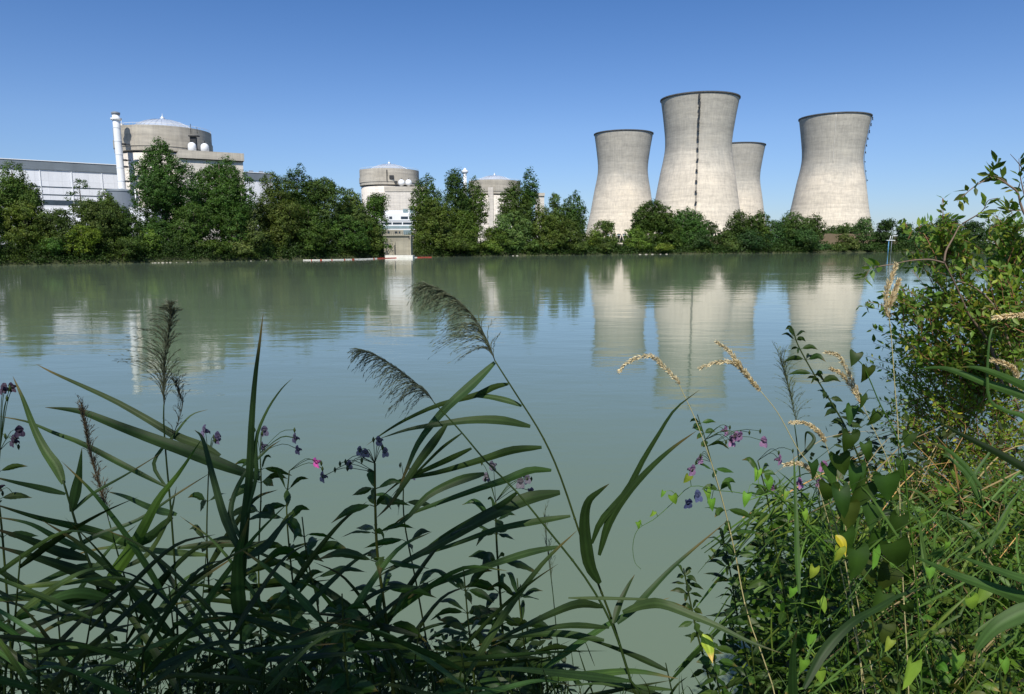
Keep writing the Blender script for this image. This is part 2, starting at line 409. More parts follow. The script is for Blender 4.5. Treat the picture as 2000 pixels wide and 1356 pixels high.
# ------------------------------------------------------------------ reactor buildings
def reactor(px, Y, label, ztop=58.5, r=21.3, rise=5.8):
    c = P(px, 400, Y)
    t = empty('reactor_building', (c.x, Y, 4.5), label, 'reactor building', 'round reactor buildings')
    mb = MB(); mb.lathe((c.x, Y, 0), [(r, 4), (r, ztop - 12.6), (r - .5, ztop - 12.6)], 96, smooth=True, caps=False); mb.build('wall', M['pink'], t)
    mb = MB(); mb.lathe((c.x, Y, 0), [(r - .5, ztop - 12.7), (r - .5, ztop - 11.9)], 96, caps=False); mb.build('groove', M['steel'], t)
    mb = MB(); R = r + 1.0
    mb.lathe((c.x, Y, 0), [(r - .4, ztop - 11.9), (R, ztop - 11.6), (R, ztop - 9.6), (R + .35, ztop - 9.6), (R + .35, ztop - 5.8), (R, ztop - 5.8), (R, ztop), (R - 1.2, ztop), (R - 1.2, ztop - 1.0)], 96, smooth=False, caps=False)
    mb.build('ring_beam', M['concband'], t)
    mb = MB(); mb.lathe((c.x, Y, 0), [(R - 1.1, ztop - 1.2), (.01, ztop - 1)], 64, caps=False); mb.build('roof', M['darkconc'], t)
    mb = MB(); rd = r * .78
    S = (rd * rd + rise * rise) / (2 * rise)
    pr = [(math.sqrt(max(S * S - (S - rise + h) ** 2, .0001)), h) for h in np.linspace(0, rise, 14)]
    mb.lathe((c.x, Y, ztop - .6), [(rd + .3, -.5)] + pr, 64, caps=False)
    d = mb.build('dome', M['dome'], t)
    mb = MB()
    for i in range(32):
        a = 2 * PI * i / 32
        mb.tube([(c.x + math.cos(a) * q, Y + math.sin(a) * q, ztop - .6 + h + .12) for q, h in pr[::2]], .09, 3)
    mb.lathe((c.x, Y, ztop - .6 + rise), [(1.2, -.1), (1.2, .8), (.3, 1.6), (.01, 3.2)], 12)
    mb.build('rib', M['dome'], d)
    mb = MB()
    for i in range(72):
        a = 2 * PI * i / 72; mb.tube([(c.x + math.cos(a) * (R - .3), Y + math.sin(a) * (R - .3), ztop), (c.x + math.cos(a) * (R - .3), Y + math.sin(a) * (R - .3), ztop + 1.1)], .05, 3)
    mb.lathe((c.x, Y, ztop), [(R - .25, 1.05), (R - .35, 1.05), (R - .35, 1.15), (R - .25, 1.15), (R - .25, 1.05)], 72, caps=False)
    mb.build('railing', M['whitef'], t, tint=False)
    return t, c
def pbox(name, mat, parent, x0, x1, ytop, ybot, Y, depth, skew=0, zbot=None):
    """upright box whose front spans two pixel columns at forward distance Y (real size from the distance)"""
    a = P(x0, ytop, Y); b = P(x1, ytop, Y + skew); zt = max(a.z, b.z) if skew == 0 else a.z
    zb = P(x0, ybot, Y).z if zbot is None else zbot
    ang = math.atan2(b.y - a.y, b.x - a.x); L = math.hypot(b.x - a.x, b.y - a.y)
    mid = (a + b) / 2; cx = mid.x - math.sin(ang) * depth / 2; cy = mid.y + math.cos(ang) * depth / 2
    mb = MB(); mb.box((cx, cy, (zt + zb) / 2), (L, depth, zt - zb), ang)
    o = mb.build(name, mat, parent, tint=False)
    return o, (cx, cy, zt, ang, L, a, b, zb)
def windows(parent, rect, xs, y0, y1, Y, name='window', mat='glass', out=.15):
    for x0, x1 in xs:
        a = P(x0, y0, Y); b = P(x1, y1, Y)
        mb = MB(); mb.box(((a.x + b.x) / 2, Y - out / 2 + .05, (a.z + b.z) / 2), (b.x - a.x, out + .1, a.z - b.z)); w_ = mb.build(name, M[mat], parent, tint=False)
r1, c1 = reactor(329, 366, 'largest round reactor building with silver dome beside the white chimney', 61.0, rise=6.6)
# details on reactor 1
mb = MB()
for dx_, dz_ in ((-18.5, 0),): 
    mb.box((c1.x + dx_ + 1, 366 - 8, 62.2), (4.2, 3, 2.4)); mb.tube([(c1.x + dx_ - .5, 358, 63), (c1.x + dx_ - .5, 358, 66.5)], .12, 4); mb.tube([(c1.x + dx_ + 2, 358, 63), (c1.x + dx_ + 2, 358, 65.5)], .12, 4)
mb.build('roof_hoist', M['whitef'], r1, tint=False)
q = P(381, 262, 347)
mb = MB(); mb.box((q.x, 345.6, q.z - 1.2), (4.6, 2.2, .5)); mb.box((q.x - .6, 346.2, q.z - 4.6), (2.8, 1.6, 6)); mb.tube([(q.x - 1.5, 346, q.z), (q.x - 1.5, 346, q.z + 4.5)], .15, 4); mb.tube([(q.x + 1.5, 346, q.z), (q.x + 1.5, 346, q.z + 3)], .12, 4)
mb.build('service_platform', M['steel'], r1, tint=False)
for i, zz in enumerate((49.5, 46)):
    mb = MB(); mb.box((c1.x + 21.9, 361, zz), (1.6, 1.6, 1.4)); mb.build('lamp_bracket', M['steel'], r1, tint=False)
f1 = empty('fuel_building', P(420, 480, 335), 'square concrete block with brown top band, right of the largest reactor', 'building')
o, inf = pbox('wall', M['pink'], f1, 352, 474, 308, 480, 327, 22, 13, 3.5)
mb = MB(); cx, cy, zt, ang, L, a, b, zb = inf
mb.box((cx, cy, zt + 1.55), (L + .8, 24.8, 3.5), ang); mb.build('parapet', M['concband'], f1)
mb = MB(); mb.box((cx, cy, zt - .35), (L + .3, 24.3, .3), ang); mb.build('groove', M['steel'], f1, tint=False)
for k, (x, y) in enumerate(((375, 286), (400, 288))):
    p = P(x, y, 336); t_ = empty('vessel', (p.x, 336, zt + 3.3), 'small white domed vessel on the block roof, %s of the two' % ('left' if k == 0 else 'right'), 'tank', 'white roof vessels')
    mb = MB(); rr = 1.8; mb.lathe((p.x, 336, zt + 3.35), [(rr, 0), (rr, p.z - zt - 3.3)] + [(rr * math.cos(a_), p.z - zt - 3.3 + rr * math.sin(a_)) for a_ in np.linspace(.1, 1.55, 9)], 24); mb.build('body', M['white'], t_)
    mb = MB(); mb.tube([(p.x, 336, p.z + 2), (p.x, 336, p.z + 3)], .25, 6); mb.build('vent', M['steel'], t_)
# chimney beside reactor 1
Yc = 338; top = P(226, 224, Yc); bot = P(248, 470, Yc)
ch = empty('chimney', (bot.x, Yc, 4.6), 'tall white vent chimney with rings against the largest reactor', 'chimney')
def lerp3(t): return Vector((bot.x + (top.x - bot.x) * t, Yc, 4 + (top.z - 4) * t))
mb = MB(); mb.tube([lerp3(t) for t in np.linspace(0, 1, 12)], [1.75 - .2 * t for t in np.linspace(0, 1, 12)], 20); mb.build('shaft', M['white'], ch)
for t in (.965,):
    mb = MB(); p = lerp3(t); mb.lathe((p.x, p.y, p.z), [(1.5, -.7), (2.4, -.2), (2.4, .5), (1.5, .7)], 24, smooth=False); mb.build('cap_platform', M['white'], ch)
p = lerp3(1); mb = MB(); mb.lathe((p.x, p.y, p.z), [(1.75, -.1), (1.9, .9), (1.2, 1.2)], 20); mb.build('cap', M['tank'], ch)
for t in (.9, .8, .7, .6, .5, .4, .3): mb = MB(); p = lerp3(t); r_ = 1.78 - .2 * t; mb.lathe((p.x, p.y, p.z), [(r_, 0), (r_ + .12, 0), (r_ + .12, .2), (r_, .2)], 20, smooth=False, caps=False); mb.build('ring', M['white'], ch)
for t in (.78, .66, .61, .50): mb = MB(); p = lerp3(t); mb.box((p.x + 2.8, p.y + 1.0, p.z), (3.5, .5, .5)); mb.box((p.x + 2.4, p.y + .4, p.z), (1.2, 1.6, .8)); mb.build('bracket', M['steel'], ch, tint=False)
# grey tank
p = P(238, 373, 322); tk = empty('storage_tank', (p.x, 322, 4.6), 'squat grey cylindrical tank at the foot of the white chimney', 'tank')
rt = 6.2; mb = MB(); mb.lathe((p.x, 322, 4), [(rt, 0), (rt, p.z - 4)], 40, caps=False); mb.build('shell', M['tank'], tk)
mb = MB(); mb.lathe((p.x, 322, p.z), [(rt + .25, -.5), (rt + .25, .1), (rt - .4, .3), (.01, 1.0)], 40, caps=False); mb.build('lid', M['greyroof'], tk)
mb = MB(); mb.tube([(p.x + 6.5, 321, 4), (p.x + 6.5, 321, p.z + 1)], .25, 6); mb.build('pipe', M['white'], tk)
# turbine hall: long white hall behind reactor 1
zH = 48.0
def atz(px, py, z): return G(px, py, z)
Aq = atz(-70, 305, zH); Bq = atz(545, 338, zH); Aq0 = atz(0, 309, zH); Bq0 = atz(232, 322, zH)
dv = (Bq0 - Aq0).normalized(); A = Aq0 - dv * 60; L = 0
B_ = Aq0 + dv * ((Bq0 - Aq0).length)
s_end = 60 + (atz(538, 337, zH) - Aq0).length
ang = math.atan2(dv.y, dv.x); nrm = Vector((-math.sin(ang), math.cos(ang), 0))
hall = empty('turbine_hall', Vector((Aq0.x, Aq0.y, 4.8)), 'long white turbine hall with grey roof edge at far left', 'building')
def hb(name, mat, s0, s1, z0, z1, d0, d1):
    m_ = A + dv * ((s0 + s1) / 2) + nrm * ((d0 + d1) / 2)
    o = MB(); o.box((0, 0, 0), (s1 - s0, d1 - d0, z1 - z0)); o = o.build(name, mat, None, tint=False)
    o.location = (m_.x, m_.y, (z0 + z1) / 2); o.rotation_euler.z = ang
    o.parent = hall; o.matrix_parent_inverse = hall.matrix_basis.inverted(); return o
bpy.context.view_layer.update()
hb('wall', M['clad'], 0, s_end, 4, zH - 4.6, 0, 40)
hb('roof_fascia', M['greyroof'], -.5, s_end + .5, zH - 4.6, zH - .35, -.6, 41)
hb('roof', M['white'], -.8, s_end + .8, zH - .35, zH, -.9, 41.5)
for yy, hh in ((367, .5), (382, .5), (397, 2.6)):
    zc = P(150, yy, Aq0.y + 17).z; hb('window_strip', M['glass'], 40, 60 + (Bq0 - Aq0).length - 3, zc - hh / 2, zc + hh / 2, -.12, .2)
s_ = 60
for k in range(7): hb('downpipe', M['white'], 62 + k * 14, 62.35 + k * 14, 5, zH - 5, -.35, -.02)
for k in range(3):
    s0 = s_end - 18 + k * 6
    hb('roof_vent', M['tank'], s0, s0 + 2.2, zH, zH + 1.6, 6, 8)
# annex in front of the hall, seen low through the trees
an = empty('annex_building', P(150, 480, 300), 'low white annex in front of the long hall, behind the trees', 'building')
pbox('wall', M['clad'], an, 0, 300, 405, 480, 318, 14, 0, 4)
# reactors 2 and 3
r2, c2 = reactor(762, 548, 'middle round reactor building behind a stepped concrete block', 60.0)
r3, c3 = reactor(966, 622, 'smallest looking reactor building between two tree groups, right of centre')
q = P(770, 347, 526); mb = MB()
for x, y, w_, h_ in ((765, 346, 3.2, 2.4), (773, 356, 2.0, 1.6), (756, 343, .6, 8)):
    mb = MB(); q = P(x, y, 526); mb.box((q.x, 525.6, q.z), (w_, 1.2, h_)); mb.build('hatch', M['steel'], r2, tint=False)
mb = MB(); q = P(965, 380, 598)
for a_ in (-.14,):
    for sgn in (0,):
        an_ = math.atan2(c3.y * -1, -c3.x) + a_; mb.box((c3.x + math.cos(an_) * 22, 622 + math.sin(an_) * 22, 28), (2.4, 4.4, 48), an_)
mb.build('buttress', M['pink'], r3, tint=False)
f2 = empty('fuel_building', P(775, 480, 500), 'stepped concrete block with parapet in front of the middle reactor', 'building')
o, inf = pbox('wall', M['pink'], f2, 752, 830, 374, 480, 497, 26, 0, 3.5); cx, cy, zt, ang2, L2, a, b, zb = inf
mb = MB(); mb.box((cx, cy, zt + 1.6), (L2 + .8, 26.8, 3.4)); mb.build('parapet', M['concband'], f2)
o, inf = pbox('side_block', M['pink'], f2, 736, 752.3, 376, 480, 503, 20, 0, 3.5)
for k, x in enumerate((784, 798)):
    p = P(x, 357, 512); t_ = empty('vessel', (p.x, 512, zt + 3.3), 'tiny white ball vessel on the middle block roof, %s one' % ('left' if k == 0 else 'right'), 'tank', 'white roof vessels')
    mb = MB(); rr = 2.3; mb.lathe((p.x, 512, zt + 3.3), [(.8, 0), (.8, p.z - zt - 3.3 - rr * .9)] + [(rr * math.cos(a_), p.z - zt - 3.3 + rr * math.sin(a_)) for a_ in np.linspace(-1.2, 1.55, 12)], 20); mb.build('body', M['white'], t_)
    mb = MB(); mb.tube([(p.x, 512, p.z + rr - .1), (p.x, 512, p.z + rr + .8)], .2, 5); mb.build('vent', M['steel'], t_)
sb = empty('stair_block', P(1058, 470, 610), 'small concrete block with dark cap right of the smallest reactor', 'building')
pbox('wall', M['pink'], sb, 1046, 1063, 383, 480, 600, 14, 0, 4); pbox('cap', M['concband'], sb, 1045, 1064, 377, 383, 599, 16)
# mushroom topped stack
p = P(908, 334, 640); st = empty('vent_stack', (p.x, 640, 5), 'white mushroom topped vent stack just left of the smallest reactor', 'chimney')
mb = MB(); mb.tube([(p.x, 640, 4), (p.x, 640, p.z)], [2, 1.5], 14); mb.build('shaft', M['white'], st)
mb = MB(); mb.lathe((p.x, 640, p.z), [(1.5, -2.5), (2.9, -1.2), (3.0, .0), (1.4, .8), (1.0, 2.0), (.01, 2.6)], 16); mb.build('cap', M['white'], st)
# offices in front of block 2
of = empty('office_building', P(785, 480, 440), 'white low office building with window rows below the middle reactor block', 'building')
pbox('wall', M['white'], of, 722, 860, 417, 480, 440, 14, 0, 4)
pbox('upper_floor', M['white'], of, 740, 868, 411, 417.2, 441, 12)
windows(of, None, [(760, 766), (783, 797), (799, 812)], 423, 428, 440)
windows(of, None, [(745, 765), (767, 785), (787, 805), (807, 825)], 434.5, 438.5, 440, mat='glass')
windows(of, None, [(787, 797), (800, 812)], 408.5, 415.5, 440.9, mat='teal')
windows(of, None, [(740, 840)], 441.5, 446.5, 440, name='blind_strip', mat='teal')
windows(of, None, [(740, 840)], 431, 432.2, 440, name='seam', mat='tank')
o2 = empty('pump_house', P(785, 480, 380), 'pale low pump house with small dark windows above the intake wall', 'building')
pbox('wall', M['oldconc'], o2, 735, 835, 449, 480, 385, 10, 0, 4)
windows(o2, None, [(757, 761), (771, 776), (779, 782)], 452, 456, 385); windows(o2, None, [(788, 805)], 449.8, 458, 385, mat='teal')
# river intake
wi = empty('water_intake', P(778, 500, 270), 'concrete river intake wall with slots at the water, gap between trees', 'intake')
Yi = 262
pbox('wall', M['oldconc'], wi, 749, 801, 461, 500, Yi, 6, 0, -1)
pbox('top_slab', M['oldconc'], wi, 746, 803, 459, 461, Yi - .6, 8)
pbox('step', M['whitef'], wi, 752, 806, 499, 503.5, Yi - 5.5, 5, 0, -.8)
for x in (770.5, 801): pbox('pier', M['oldconc'], wi, x - 1, x + 1, 472 if x < 790 else 460, 500, Yi - .7, .7, 0, -1)
pbox('gate_slot', M['steel'], wi, 770, 771.4, 479, 497, Yi - .9, .3)
windows(wi, None, [(798, 806)], 462, 466, Yi - .2, mat='steel', name='grille')
for i in range(12):
    x = 748 + i * 5; a = P(x, 459, Yi - .4)
mb = MB()
for i in range(14):
    a = P(747 + i * 4.3, 459, Yi - .3); mb.tube([(a.x, a.y, a.z), (a.x, a.y, a.z + 1.1)], .05, 4)
a = P(747, 459, Yi - .3); b = P(803, 459, Yi - .3); mb.tube([(a.x, a.y, a.z + 1.1), (b.x, b.y, a.z + 1.1)], .06, 4); mb.tube([(a.x, a.y, a.z + .6), (b.x, b.y, a.z + .6)], .04, 4)
mb.build('railing', M['steel'], wi, tint=False)
# floating boom
bm_ = empty('floating_boom', G(720, 506), 'red and white floating boom curving out from the intake', 'boom')
pts = smooth_path([G(592, 508.6), G(640, 508.2), G(700, 506.8), G(760, 504.6), (G(800, 503.6)), G(845, 502.8)], 120)
cd = {k: MB() for k in ('red_float', 'white_float')}
for i in range(0, 119):
    mbx = cd['white_float' if (i < 62 or 84 < i < 104) and noise.noise(Vector((i * .31, 2, 0))) > -.25 else 'red_float']
    a, b = pts[i], pts[i + 1]; d = (b - a)
    mbx.tube([a + d * .04 + Vector((0, 0, .08)), a + d * .96 + Vector((0, 0, .05))], .15, 8)
cd['red_float'].build('red_floats', M['red'], bm_); cd['white_float'].build('white_floats', M['whitef'], bm_)
# river marker
gp = G(1736, 497.5); mk = empty('river_marker', gp, 'pale blue river gauge post with white crossbar in the water', 'post')
zt = P(1736, 470, gp.y).z
mb = MB(); mb.tube([(gp.x - .5, gp.y, -1), (gp.x - .5, gp.y, zt)], .2, 8); mb.build('post', M['blue'], mk)
mb = MB(); mb.tube([(gp.x + .9, gp.y, -1), (gp.x + .9, gp.y, zt)], .13, 8); mb.build('post', M['tank'], mk)
mb = MB(); mb.box((gp.x + .3, gp.y, zt + .1), (4.0, 1.0, .25)); mb.build('crossbar', M['white'], mk, tint=False)
mb = MB(); mb.tube([(gp.x - .2, gp.y, zt), (gp.x + .3, gp.y, zt + 2.2)], .14, 6); mb.tube([(gp.x + .8, gp.y, zt), (gp.x + 1.2, gp.y, zt + 2.2), (gp.x + 3.5, gp.y, zt + 2.4)], .12, 6); mb.build('lamp_arm', M['white'], mk)
for i in range(8):
    mb = MB()
# boulders
for i, (x, w_) in enumerate([(298, .5), (303, .9), (310, .7), (318, 1.0), (326, .6), (333, .8), (345, .5), (368, .7), (374, .4), (490, .6), (520, .5), (1002, .6), (1010, .8), (1250, .9), (1262, 1.0), (1274, .9), (1290, .7), (1302, .9)]):
    p = G(x, wl(x) + .4); mb = MB(); rr = w_ * (1 if x < 700 else 1.6)
    vs_ = []; 
    for a in range(7):
        for e in range(4):
            v = Vector((math.cos(a * .9) * math.cos(e * .5), math.sin(a * .9) * math.cos(e * .5), math.sin(e * .5) * .45)); v *= rr * .45 * (1 + .3 * noise.noise(v * 2 + Vector((i, 0, 0)))); vs_.append(v + p)
    import bmesh
    b_ = bmesh.new()
    for v in vs_: b_.verts.new(v)
    bmesh.ops.convex_hull(b_, input=b_.verts); me = bpy.data.meshes.new('boulder'); b_.to_mesh(me); b_.free(); me.materials.append(M['rock'])
    o = link('boulder', me); side = 'left' if x < 700 else 'right'
    lab = {0: 'pale boulder at the waterline below the large dark poplar', 1: 'small pale stone at the waterline under the long tree belt', 2: 'pale rock at the water edge below the tree group in mid picture', 3: 'pale stone of the small spit below the left cooling tower'}[0 if x < 400 else 1 if x < 700 else 2 if x < 1100 else 3]
    tag(o, lab, 'boulder', 'boulders: ' + lab)
# earth banks on the right
def mound(name, x0, x1, ytop, Y, dep):
    a = P(x0, ytop, Y); b = P(x1, ytop, Y); n = 24; vs = []; fs = []; z = a.z
    for i in range(n + 1):
        X = a.x - 12 + (b.x - a.x + 24) * i / n; e = min(1, min(i, n - i) / 3)
        for k, (o, h) in enumerate(((-14, 0), (-6, .45), (0, .95), (4, 1), (dep, 1), (dep + 12, 0))):
            vs.append((X, Y + o + noise.noise(Vector((X * .1, k, 2))) * 2, 4 + (z - 4) * h * e * (1 + .1 * noise.noise(Vector((X * .12, 1, k))))))
    for i in range(n):
        for k in range(5): fs.append((i * 6 + k, (i + 1) * 6 + k, (i + 1) * 6 + k + 1, i * 6 + k + 1))
    mb = MB(); mb.add(vs, fs, smooth=True); return struct(mb.build(name, M['earth'], tint=False))
mound('embankment', 1395, 1440, 462, 455, 12)
mound('embankment', 1560, 1712, 456, 480, 20)
mound('embankment', 1765, 1840, 462, 500, 20)
# ------------------------------------------------------------------ trees on the far bank
RS = np.random.RandomState(11)
def leaf_quads(cen, nrm, size, cols, aspect=.62):
    """diamond leaves: cen (n,3) nrm (n,3) size (n,)"""
    n = len(cen); nrm = nrm / (np.linalg.norm(nrm, axis=1, keepdims=True) + 1e-9)
    r = RS.normal(size=(n, 3)); u = np.cross(nrm, r); u /= (np.linalg.norm(u, axis=1, keepdims=True) + 1e-9); v = np.cross(nrm, u)
    s = size[:, None]
    V = np.stack([cen - u * s, cen - v * s * aspect + nrm * s * .15, cen + u * s, cen + v * s * aspect + nrm * s * .15], 1).reshape(-1, 3)
    Fc = np.arange(4 * n).reshape(n, 4)
    return V, Fc, np.repeat(cols, 4, axis=0)
TINT = {'dark': (.68, .86, .62), 'mid': (1.0, 1.0, .8), 'olive': (1.12, 1.14, .75), 'pale': (1.35, 1.28, 1.35), 'yellow': (2.1, 1.9, .9), 'bluish': (.62, .80, .80), 'light': (1.6, 1.5, .9)}
def lobes_for(kind, W, H, rs):
    """lobes: (x, y, z, rx, rz) in tree space; crown spans 0..H (z) and width W"""
    L = []; R = W / 2
    if kind == 'poplar':
        n = max(3, int(3 + W / 4)); 
        for i in range(n):
            x = (i / (n - 1) - .5) * 2 * R * .68 if n > 1 else 0
            top = H * (1 - .30 * abs(x / R) ** 1.5) * (1 - .07 * rs.rand()) if i != n // 2 else H
            rz = top * .34; L.append((x, rs.uniform(-.3, .3) * R, top - rz, R * .36, rz))
        for i in range(12):
            L.append((rs.uniform(-.65, .65) * R, rs.uniform(-.5, .5) * R, H * rs.uniform(.08, .55), R * .42, H * .15))
    elif kind == 'column':
        L = [(0, 0, H * .72, R * .75, H * .28), (rs.uniform(-.15, .15) * R, 0, H * .45, R, H * .3), (0, 0, H * .2, R * .9, H * .2)]
        for i in range(3): L.append((rs.uniform(-.5, .5) * R, 0, H * rs.uniform(.5, .85), R * .45, H * .12))
    elif kind == 'round':
        for i in range(11):
            a = rs.uniform(0, 2 * PI); q = rs.uniform(.15, .68) * R; z = rs.uniform(.25, .86) * H
            k = 1 - .5 * max(0, z / H - .55)
            L.append((math.cos(a) * q * k, math.sin(a) * q * k * .8, z, R * rs.uniform(.30, .48), H * rs.uniform(.12, .17)))
        L.append((0, 0, H * .84, R * .42, H * .16)); L.append((0, 0, H * .45, R * .75, H * .33))
        for i in range(6): L.append((rs.uniform(-.7, .7) * R, rs.uniform(-.6, .3) * R, H * rs.uniform(.05, .35), R * .4, H * .14))
    elif kind == 'willow':
        for i in range(14):
            a = rs.uniform(0, 2 * PI); q = rs.uniform(.1, .7) * R; z = rs.uniform(.12, .85) * H * (1 - .25 * (q / R) ** 2)
            L.append((math.cos(a) * q, math.sin(a) * q * .8, z, R * rs.uniform(.22, .36), H * rs.uniform(.10, .17)))
        L.append((0, 0, H * .86, R * .35, H * .14)); L.append((0, 0, H * .4, R * .8, H * .3))
        for i in range(7): L.append((rs.uniform(-.8, .8) * R, rs.uniform(-.7, .2) * R, H * rs.uniform(.03, .3), R * .34, H * .13))
    elif kind == 'sparse':
        for i in range(9):
            z = H * (.25 + .72 * i / 8); k = (1.05 - z / H)
            for q in range(2): L.append((rs.uniform(-1, 1) * R * k * 1.1, rs.uniform(-.6, .6) * R * k, z, R * .30, H * .022))
        L.append((0, 0, H * .97, R * .10, H * .035)); L.append((R * .35, 0, H * .90, R * .10, H * .05)); L.append((0, 0, H * .18, R * .8, H * .16))
    else:  # bush
        for i in range(9):
            a = rs.uniform(0, 2 * PI); q = rs.uniform(.0, .65) * R
            L.append((math.cos(a) * q, math.sin(a) * q * .8, rs.uniform(.2, .75) * H, R * rs.uniform(.3, .45), H * rs.uniform(.17, .27)))
        L.append((0, 0, H * .8, R * .35, H * .2))
    return L
def far_tree(name, px, ytop, wpx, kind, tint, back, label, cat='tree', group=None, base=0.6, dens=1.0):
    g0 = G(px, wl(px)); Y = g0.y + back
    top = P(px, ytop, Y); X = top.x
    depth = Y * CT - (top.z - CAMZ) * ST; W = wpx * depth / F / math.sqrt(1 + ((px - 1000) / F) ** 2) * 1.14
    gzz = gz(X, Y); H = top.z - gzz; rs = np.random.RandomState(int(abs(px) * 7 + ytop))
    t = empty(name, (X, Y, gzz), label, cat, group)
    L = lobes_for(kind, W, H, rs)
    lo = min(z - rz for _, _, z, _, rz in L); hi = max(z + rz for _, _, z, _, rz in L)
    px1 = depth / 701.; ls = max(.17, px1 * .80)
    cen = []; nr = []; col = []; sz = []
    base_t = np.array(TINT[tint]) * rs.uniform(.72, 1.2) * np.array([rs.uniform(.88, 1.15), 1, rs.uniform(.85, 1.15)])
    for (x, y, z, rx, rz) in L:
        z = base + (z - max(lo, 0) * 0) * (H - base) / max(hi, 1e-3) if hi > 0 else z
        area = rx * rz * 4; nc = int(max(6, area / (px1 * 3.1) ** 2 * 1.6 * dens))
        if kind == 'sparse': nc = int(max(3, nc * .55))
        d = rs.normal(size=(nc, 3)); d /= np.linalg.norm(d, axis=1, keepdims=True)
        rr = rs.uniform(.55, 1.0, size=(nc, 1)) ** .6
        cc = np.array([[x, y, z]]) + d * rr * np.array([[rx, rx, rz]])
        cr = rs.uniform(.8, 1.9, nc) * px1 * 2.2
        for k in range(nc):
            m = int(14 * dens) + 6
            q = rs.normal(size=(m, 3)); q /= np.linalg.norm(q, axis=1, keepdims=True)
            q *= rs.uniform(.45, 1.05, size=(m, 1))
            p = cc[k] + q * cr[k] * np.array([1, 1, .75])
            cen.append(p); nn = q * .9 + d[k] * .8 + rs.normal(size=(m, 3)) * .55 + np.array([0, 0, .35]); nr.append(nn)
            c = base_t * rs.uniform(.6, 1.42) * np.array([rs.uniform(.92, 1.12), 1, rs.uniform(.85, 1.1)])
            col.append(np.clip(c[None, :] * rs.uniform(.85, 1.2, size=(m, 1)), 0, 4)); sz.append(rs.uniform(.6, 1.25, m) * ls)
    cen = np.concatenate(cen); keep = cen[:, 2] > .3
    cen = cen[keep]; nr = np.concatenate(nr)[keep]; col = np.concatenate(col)[keep]; sz = np.concatenate(sz)[keep]
    V, Fc, cc = leaf_quads(cen + np.array([X, Y, gzz]), nr, sz, col)
    npmesh('foliage' if cat == 'bush' else 'crown', V, Fc, cc, M['crown'], t)
    mb = MB(); tr = max(.18, W * .028)
    lean = rs.uniform(-.4, .4)
    mb.tube([(X, Y, gzz - .5), (X + lean * .4, Y, gzz + H * .3), (X + lean, Y, gzz + H * .6), (X + lean * .8, Y, gzz + H * .9)], [tr * 1.3, tr, tr * .65, tr * .2], 7)
    for (x, y, z, rx, rz) in L[:8]:
        z0 = max(.1 * H, z * .55); mb.tube([(X + lean * z0 / H, Y, gzz + z0), (X + x * .6, Y + y * .6, gzz + (z0 + z) / 2), (X + x, Y + y, gzz + z)], [tr * .5, tr * .35, tr * .12], 5)
    mb.build('trunk' if cat == 'tree' else 'stem', M['bark'], t, tint=False)
    return t
